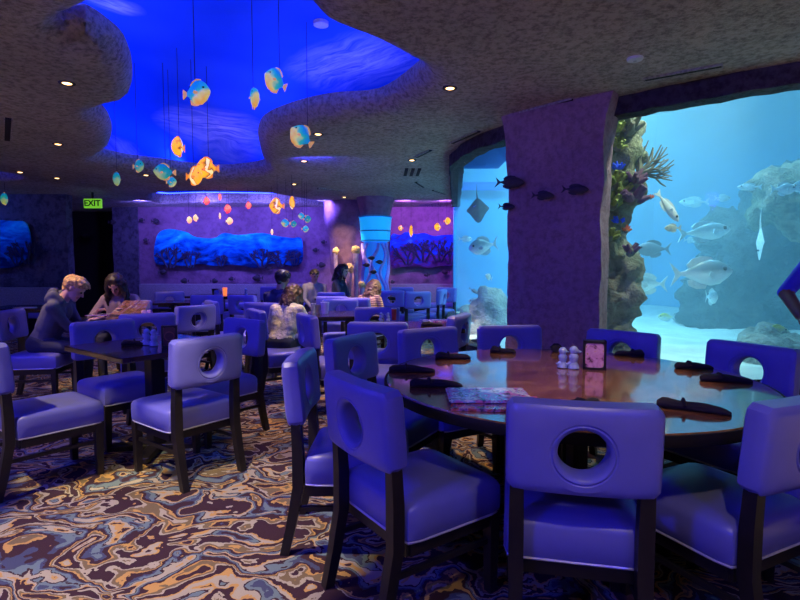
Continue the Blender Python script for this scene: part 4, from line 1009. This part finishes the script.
for k in range(13):
    a = R(-8 + k * 10); L = r_.uniform(.22, .36); bm = bmesh.new()
    e = Vector((math.cos(a) * L, r_.uniform(-.06, .06), math.sin(a) * L)); m_ = e * .5 + Vector((.02, 0, -.03))
    tube(bm, smooth_open([(0, 0, 0), m_, e], 4), [.014 - .0010 * j for j in range(9)], 6)
    for s_ in (-1, 1):
        e2 = m_ + Vector((math.cos(a + s_ * .45) * L * .45, r_.uniform(-.05, .05), math.sin(a + s_ * .45) * L * .45)); tube(bm, [m_, (m_ + e2) / 2 + Vector((0, 0, -.01)), e2], [.009, .008, .005], 6)
    link('branch', bm, M['olive'], t)

def fishmat(name, top, bot):
    t = NT(name); co = t.coord(); sx = t.n('ShaderNodeSeparateXYZ', Vector=co); n = t.noise(co, 30, 3)
    f = t.math('ADD', t.math('MULTIPLY', sx.outputs[2], 6.0), t.math('MULTIPLY', n.outputs[0], .25)); f = t.math('ADD', f, .35)
    t.pbr(Base_Color=t.ramp(f, [(.35, bot), (.7, top)]), Roughness=.3, Metallic=.1, Specular_IOR_Level=.7); return t.m
M['silver'] = fishmat('silver_fish_skin', (.30, .42, .45), (.85, .95, .92)); M['silverfin'] = plain('silver_fin', (.55, .68, .68), .4)
M['yellow'] = fishmat('yellow_fish_skin', (.75, .70, .12), (.75, .85, .7)); M['pale'] = plain('pale_belly_skin', (.85, .82, .72), .5, var=.1); M['grey'] = plain('grey_ray_skin', (.22, .25, .28), .6); M['tan'] = plain('tan_fish_skin', (.5, .40, .26), .6, var=.3)
def tf(px, py, d, lpx, head, label, m='silver', mf='silverfin', hr=.38, wr=.16, prof=SLIM, pitch=0, fork=.9, name='silver_fish', roll=0, bend=0.0):
    fish(name, label, 'fish', pd(px, py, d), head, lpx * d / FPX, hr, wr, M[m], M[mf], prof=prof, pitch=pitch, group=None, fork=fork, roll=roll, bend=bend)
tf(700, 273, 5.6, 60, (1, -.15), 'large silver fish facing right in the middle of the right window', hr=.44, pitch=.06)
tf(703, 232, 6.2, 58, (1, .1), 'silver fish facing right above the largest one, near the small tan fish', hr=.30, pitch=.10)
tf(648, 284, 6.2, 44, (-1, -.1), 'silver fish facing left with its head behind the coral rock', hr=.40)
tf(654, 249, 6.4, 34, (-1, .2), 'dim bluish fish facing left beside the waist of the coral rock', 'grey', 'grey', hr=.42)
tf(667, 317, 7.0, 18, (-1, .1), 'small greenish fish low over the sand right of the coral rock', 'yellow', 'silverfin', hr=.45)
tf(711, 297, 6.0, 14, (.35, -1), 'small blue fish seen head-on below the large silver fish', 'silver', 'silverfin', hr=1.0, wr=.5)
tf(776, 331, 5.2, 26, (1, .1), 'yellow-tailed fish facing right over the pale stones', 'yellow', 'yellow', hr=.42, fork=1.0)
tf(750, 187, 6.2, 24, (-1, .1), 'pale fish facing left before the mossy reef ledge', hr=.28, fork=.5)
tf(783, 189, 5.8, 24, (1, -.2), 'bluish pale fish at the mossy ledge, left of the last one', hr=.48)
tf(801, 187, 5.8, 22, (-1, -.2), 'bluish pale fish at the mossy ledge cut by the picture edge', hr=.48)
tf(695, 202, 8.6, 30, (-1, .1), 'faint distant fish high in the blue water', hr=.3)
tf(722, 198, 8.8, 18, (1, .1), 'faint distant small fish right of the other faint one', hr=.35)
tf(690, 240, 8.6, 16, (1, .2), 'faint distant fish above the sand haze', hr=.35)
tf(673, 228, 5.6, 16, (-1, .15), 'small tan fish below the diving pale fish', 'tan', 'tan', hr=.45, fork=.3)
tf(667, 206, 5.2, 38, (.75, -.1), 'pale slender fish diving to the right beside the coral rock tip', 'pale', 'pale', hr=.22, wr=.14, prof=LONG, pitch=-.95, fork=.6, name='slender_fish')
tf(484, 246, 6.7, 32, (-1, -.2), 'silver fish with high back facing left in the left window', hr=.5, pitch=-.18)
tf(489, 277, 6.7, 12, (-.6, -.5), 'small curled pale fish in the middle of the left window', 'pale', 'pale', hr=.45, pitch=.4)
tf(474, 291, 7.6, 14, (1, .2), 'small grey shark-like fish low in the left window', 'grey', 'grey', hr=.22, prof=LONG, pitch=-.5)
tf(465, 239, 7.8, 16, (1, .3), 'faint pale fish at the left of the left window', hr=.35)
tf(476, 301, 7.6, 15, (-1, .1), 'faint pale fish above the rubble in the left window', hr=.35)
tf(706, 339, 7.2, 44, (-1, .05), 'dark shark shape resting low over the sand', 'grey', 'grey', hr=.16, prof=LONG, wr=.16, name='small_shark')
def raylike(px, py, d, s, rot, m, label, narrow=1.0):
    t = thing('stingray', label, 'ray', pd(px, py, d)); t.rotation_euler = rot
    bm = bmesh.new(); n = 24; loops = []
    for k, (z, h) in enumerate(((-.02, .92), (-.035, .6), (-.035, .15))): pass
    out = [(.0, .5), (.14, .42), (.34, .15), (.5, -.02), (.36, -.16), (.16, -.36), (.05, -.44), (-.05, -.44), (-.16, -.36), (-.36, -.16), (-.5, -.02), (-.34, .15), (-.14, .42)]
    out = [(p.x * narrow, p.y) for p in smooth_closed([(a, b, 0) for a, b in out], 3)]
    rows = [[Vector((x * s * k, zz * s, (y * k - .02 * (1 - k)) * s)) for x, y in out] for k, zz in ((.1, -.075), (.35, -.06), (.7, -.03), (1, 0), (.7, .03), (.35, .06), (.1, .075))]
    skin_loops(bm, rows); link('disc', bm, m, t)
    bm = bmesh.new(); tube(bm, [(0, 0, -.40 * s), (.01 * s, .02 * s, -.7 * s), (-.01 * s, 0, -1.0 * s)], [.03 * s, .016 * s, .004 * s], 8); link('tail', bm, m, t)
    for x in (-1, 1):
        bm = bmesh.new(); bmesh.ops.create_uvsphere(bm, u_segments=8, v_segments=6, radius=.03 * s, matrix=Matrix.Translation((x * .10 * s * narrow, .06 * s, .22 * s))); link('eye', bm, M['black'], t)
raylike(478, 210, 6.6, .32, (R(-8), R(172), R(18)), M['grey'], 'grey ray swimming upright against the left window', 1.0)
raylike(760, 243, 6.4, .42, (0, R(180), R(70)), M['pale'], 'pale narrow ray hanging upright in the hazy right of the aquarium', .8)

# ================================================================== people
def ik(a, b, l1, l2, hint):
    a, b, hint = Vector(a), Vector(b), Vector(hint); d = b - a; L = min(d.length, (l1 + l2) * .995); dn = d.normalized()
    x = (l1 * l1 - l2 * l2 + L * L) / (2 * L); h = math.sqrt(max(0, l1 * l1 - x * x)); s = hint - dn * hint.dot(dn); s.normalize()
    return a + dn * x + s * h, a + dn * L
def hand(P, w, d, up, mi, curl=.6, side=1):
    """palm, four unequal bent fingers and a thumb; w wrist, d pointing way, up back of the hand"""
    d = Vector(d).normalized(); up = Vector(up); up = (up - d * up.dot(d)).normalized(); s = d.cross(up) * side; w = Vector(w)
    for k in (-1, 0, 1): P.append((w + s * .018 * k + d * .01, w + d * .085 + s * .026 * k, .017, .016, mi))
    for k, L in enumerate((.062, .074, .070, .054)):
        o = w + d * .09 + s * (-.031 + .021 * k); a = o + d * L * .5 - up * L * .12 * curl; b = a + d * L * .32 - up * L * .42 * curl; P += [(o, a, .010, .0095, mi), (a, b, .0095, .008, mi)]
    o = w + d * .03 - s * .034; a = o + d * .035 - s * .026 - up * .01; P += [(o, a, .012, .0105, mi), (a, a + d * .032 + s * .004 - up * .008, .0105, .009, mi)]
def person(label, loc, head_to, top, trousers, skin, hair, lean=15, nod=10, turn=0, hands=None, style='short', seated=True, scale=1.0, hood=False, group=None, side_lean=0, bare_arms=False, vox=.011, shoe=None, stripes=None):
    rz = math.atan2(-head_to[0], head_to[1]); t = thing('person', label, 'person', loc, rz, group); t.scale = (scale,) * 3
    P = []; hz = .575 if seated else .95
    q = Matrix.Rotation(R(side_lean), 3, 'Y') @ Matrix.Rotation(-R(lean), 3, 'X')
    hip = Vector((0, 0, hz)); S = lambda x, y, z: hip + q @ Vector((x, y, z))
    P += [(hip + Vector((-.07, 0, 0)), hip + Vector((.07, 0, 0)), .118, .118, 2)]
    for s in (-1, 1):
        if seated: kn, an = Vector((s * .12, .41, .53)), Vector((s * .12, .38, .10))
        else: kn, an = Vector((s * .10, .03, .50)), Vector((s * .11, -.01, .09))
        P += [(hip + Vector((s * .085, 0, -.01)), kn, .092, .062, 2), (kn, an, .060, .042, 2), (an + Vector((0, -.04, -.045)), an + Vector((0, .15, -.055)), .042, .034, 3)]
    P += [(S(-.04, 0, .06), S(-.05, .01, .20), .118, .110, 1), (S(.04, 0, .06), S(.05, .01, .20), .118, .110, 1), (S(-.06, 0, .20), S(-.075, -.005, .38), .112, .112, 1), (S(.06, 0, .20), S(.075, -.005, .38), .112, .112, 1), (S(-.15, -.01, .445), S(.15, -.01, .445), .062, .062, 1), (S(-.07, -.01, .46), S(.07, -.01, .46), .072, .072, 1)]
    neck0 = S(0, -.005, .49)
    qh = q @ Matrix.Rotation(R(turn), 3, 'Z') @ Matrix.Rotation(-R(nod), 3, 'X')
    hc = S(0, .0, .56) + qh @ Vector((0, .035, .115)); H = lambda x, y, z: hc + qh @ Vector((x, y, z))
    P += [(neck0, H(0, -.03, -.06), .056, .052, 0)]
    P += [(H(0, -.025, .03), H(0, .015, .025), .088, .078, 0), (H(0, .02, -.02), H(0, .03, -.06), .066, .052, 0), (H(0, .045, -.07), H(0, .062, -.098), .040, .026, 0),
          (H(0, .092, .005), H(0, .108, -.030), .009, .014, 0), (H(-.034, .07, .028), H(.034, .07, .028), .017, .017, 0), (H(-.018, .078, -.062), H(.018, .078, -.062), .011, .011, 4)]
    for s in (-1, 1): P.append((H(s * .080, -.012, .012), H(s * .082, -.006, -.018), .014, .010, 0))
    if hood: P += [(S(-.10, -.075, .50), S(.10, -.075, .50), .055, .055, 1), (S(-.09, .02, .50), S(-.10, -.07, .53), .035, .055, 1), (S(.09, .02, .50), S(.10, -.07, .53), .035, .055, 1), (S(0, -.11, .47), S(0, -.12, .54), .065, .05, 1)]
    hands = hands or [(-.13, .36, .60), (.13, .36, .60)]
    for s, hd in zip((-1, 1), hands):
        sh = S(s * .175, -.01, .44); el, wr = ik(sh, hd, .29, .26, (s * .7, -.5, -.6)); am = 0 if bare_arms else 1
        P += [(sh, sh.lerp(el, .55), .060, .052, 1), (sh.lerp(el, .55), el, .052, .044, 1), (el, el.lerp(wr, .85), .043, .034, am), (el.lerp(wr, .8), wr, .028, .026, 0)]
        hand(P, wr, (wr - el), (0, 0, 1), 0, side=s)
    me = dressed_blob(P, vox, 3)
    o = bpy.data.objects.new('body', me); C.objects.link(o); o.parent = t; body = o
    for m in (skin, top, trousers, shoe or M['black'], M['lip']): me.materials.append(m)
    for s in (-1, 1):
        bm = bmesh.new(); bmesh.ops.create_uvsphere(bm, u_segments=10, v_segments=8, radius=.012, matrix=Matrix.Translation(H(s * .032, .083, .006))); link('eye', bm, M['eye'], body)
    r_ = random.Random(len(label)); Q = []
    if style == 'short':
        for k in range(46):
            a, b = r_.uniform(0, 6.28), r_.uniform(.05, 1.5); v = Vector((math.sin(b) * math.cos(a) * .085, math.sin(b) * math.sin(a) * .098 - .012, math.cos(b) * .088 + .035))
            if v.y > .045 and v.z < .075: continue
            e = v + Vector((v.x * .12, v.y * .12 + .012, .006 + r_.uniform(-.012, .012))); Q.append((H(*v), H(*e), .022, .012, 0))
        Q.append((H(0, -.044, .038), H(0, .0, .060), .099, .086, 0)); Q.append((H(-.03, .06, .10), H(-.035, .105, .075), .026, .012, 0)); Q.append((H(.03, .06, .10), H(.03, .108, .07), .026, .012, 0)); Q.append((H(0, .07, .105), H(0, .112, .08), .024, .012, 0)); Q.append((H(0, -.07, .0), H(0, -.075, -.05), .06, .04, 0))
    else:
        Q.append((H(0, -.042, .040), H(0, .002, .060), .100, .086, 0))
        n = 22
        for k in range(n):
            a = R(200 + 320 * k / (n - 1) - 250) if style == 'long' else 0
            a = R(-70 - 220 * k / (n - 1)) + R(35) if False else R(20 + (-220) * k / (n - 1))
            x0, y0 = .090 * math.cos(a), .095 * math.sin(a) - .02
            L = (.34 if style == 'long' else .30) * r_.uniform(.8, 1.05); p = H(x0 * .85, y0 * .9, .075); off = -.035 if style == 'wavy' else -.01; ph = r_.uniform(0, 6)
            for j in range(6):
                u = (j + 1) / 6; w_ = .012 * math.sin(ph + u * 9)
                e = H(x0 * .85, y0 * .9, .05) + q @ Vector((x0 * (.25 + .30 * u) + w_, min(y0, 0) * (.35 + .25 * u) + (off if y0 < 0 else 0) * u + w_ * .5, -L * u)); Q.append((p, e, .027 - .002 * j, .025 - .003 * j, 0)); p = e
        if style == 'long':
            for s in (-1, 1): Q.append((H(s * .03, .05, .11), H(s * .085, .045, .0), .022, .024, 0)); Q.append((H(s * .085, .045, .0), S(s * .11, .06, .42), .026, .024, 0))
    hm = dressed_blob(Q, .010, 1)
    for v in hm.vertices: v.co += v.normal * (.010 * mnoise.noise(v.co * 26) + .006 * mnoise.noise(v.co * 60))
    o = bpy.data.objects.new('hair', hm); C.objects.link(o); o.parent = t; hm.materials.append(hair)
    return t
M['lip'] = plain('lip', (.42, .16, .14), .5); M['eye'] = plain('eye_dark', (.03, .02, .02), .2)
sk = plain('fair_skin', (.62, .36, .26), .5, var=.05); sk2 = plain('tan_skin', (.45, .25, .18), .5, var=.05); sk3 = plain('brown_skin', (.16, .07, .05), .5, var=.05)
hb = plain('blond_hair', (.55, .33, .10), .5, var=.5, scale=70); hd = plain('dark_hair', (.022, .014, .014), .45, var=.4, scale=60); hm_ = plain('brown_wavy_hair', (.075, .036, .018), .5, var=.7, scale=45); hl = plain('light_brown_hair', (.12, .065, .035), .5, var=.5, scale=50)
hoodie = plain('charcoal_navy_hoodie', (.085, .09, .125), .9, bump=.4, bscale=30, bdist=.01); jeans = plain('dark_jeans', (.03, .035, .06), .9); cream = plain('cream_knit', (.80, .74, .42), .9, var=.25, scale=10, bump=.8, bscale=14, bdist=.04)
greytop = plain('pale_grey_shirt', (.22, .21, .26), .9); navy = plain('navy_shirt', (.025, .03, .08), .9); mauve = plain('mauve_jacket', (.24, .17, .21), .9, bump=.3, bscale=30); royal = plain('royal_blue_shirt', (.05, .06, .62), .8)
def striped():
    t = NT('striped_tan_top'); co = t.coord(); wv = t.n('ShaderNodeTexWave', {'bands_direction': 'Z'}, Vector=co, Scale=9.0, Distortion=3.0)
    t.pbr(Base_Color=t.ramp(wv.outputs[0], [(.4, (.55, .34, .24)), (.6, (.16, .09, .08))]), Roughness=.9); return t.m
PA = person('blond man in a dark hoodie bent over a menu at the left table', (-3.58, 5.16, 0), (.985, .17), hoodie, jeans, sk, hb, scale=.95, lean=26, nod=10, hands=[(-.02, .47, .80), (-.17, .43, .80)], hood=True)
PB = person('woman with long dark hair and mauve jacket reading an open menu', (-3.36, 6.30, 0), (.16, -1), mauve, jeans, sk2, hd, scale=.93, lean=16, nod=22, style='long', hands=[(-.17, .36, .86), (.17, .36, .86)])
PC = person('woman with wavy brown hair and cream top seen from behind', (-1.25, 5.38, 0), (.30, .95), cream, jeans, sk, hm_, scale=.88, lean=25, nod=24, style='wavy', hands=[(-.10, .40, .80), (.14, .42, .80)])
PD = person('dark-haired man in navy half hidden behind the woman in the cream top', (-1.55, 6.45, 0), (.35, .93), navy, jeans, sk2, hd, lean=12, nod=8, scale=.94)
PE = person('far guest in a pale grey shirt sitting left of the dark-haired one', (-1.66, 9.9, 0), (.45, -.9), greytop, jeans, sk2, hd, lean=8, nod=8, scale=.93)
PF = person('far dark-haired woman in profile in front of the rock pillar', (-1.22, 10.0, 0), (1, -.25), navy, jeans, sk, hd, lean=8, nod=5, style='wavy')
PG = person('guest with light brown hair and striped tan top seen from behind', (-.50, 7.40, 0), (.5, .86), striped(), jeans, sk, hl, lean=20, nod=20, scale=.86, style='wavy')
PH = person('standing person in a blue shirt cut by the right picture edge', (2.72, 3.12, 0), (-.35, -.94), royal, jeans, sk3, hd, lean=2, nod=5, seated=False, bare_arms=True, hands=[(-.20, .18, 1.06), (.30, .20, 1.0)])
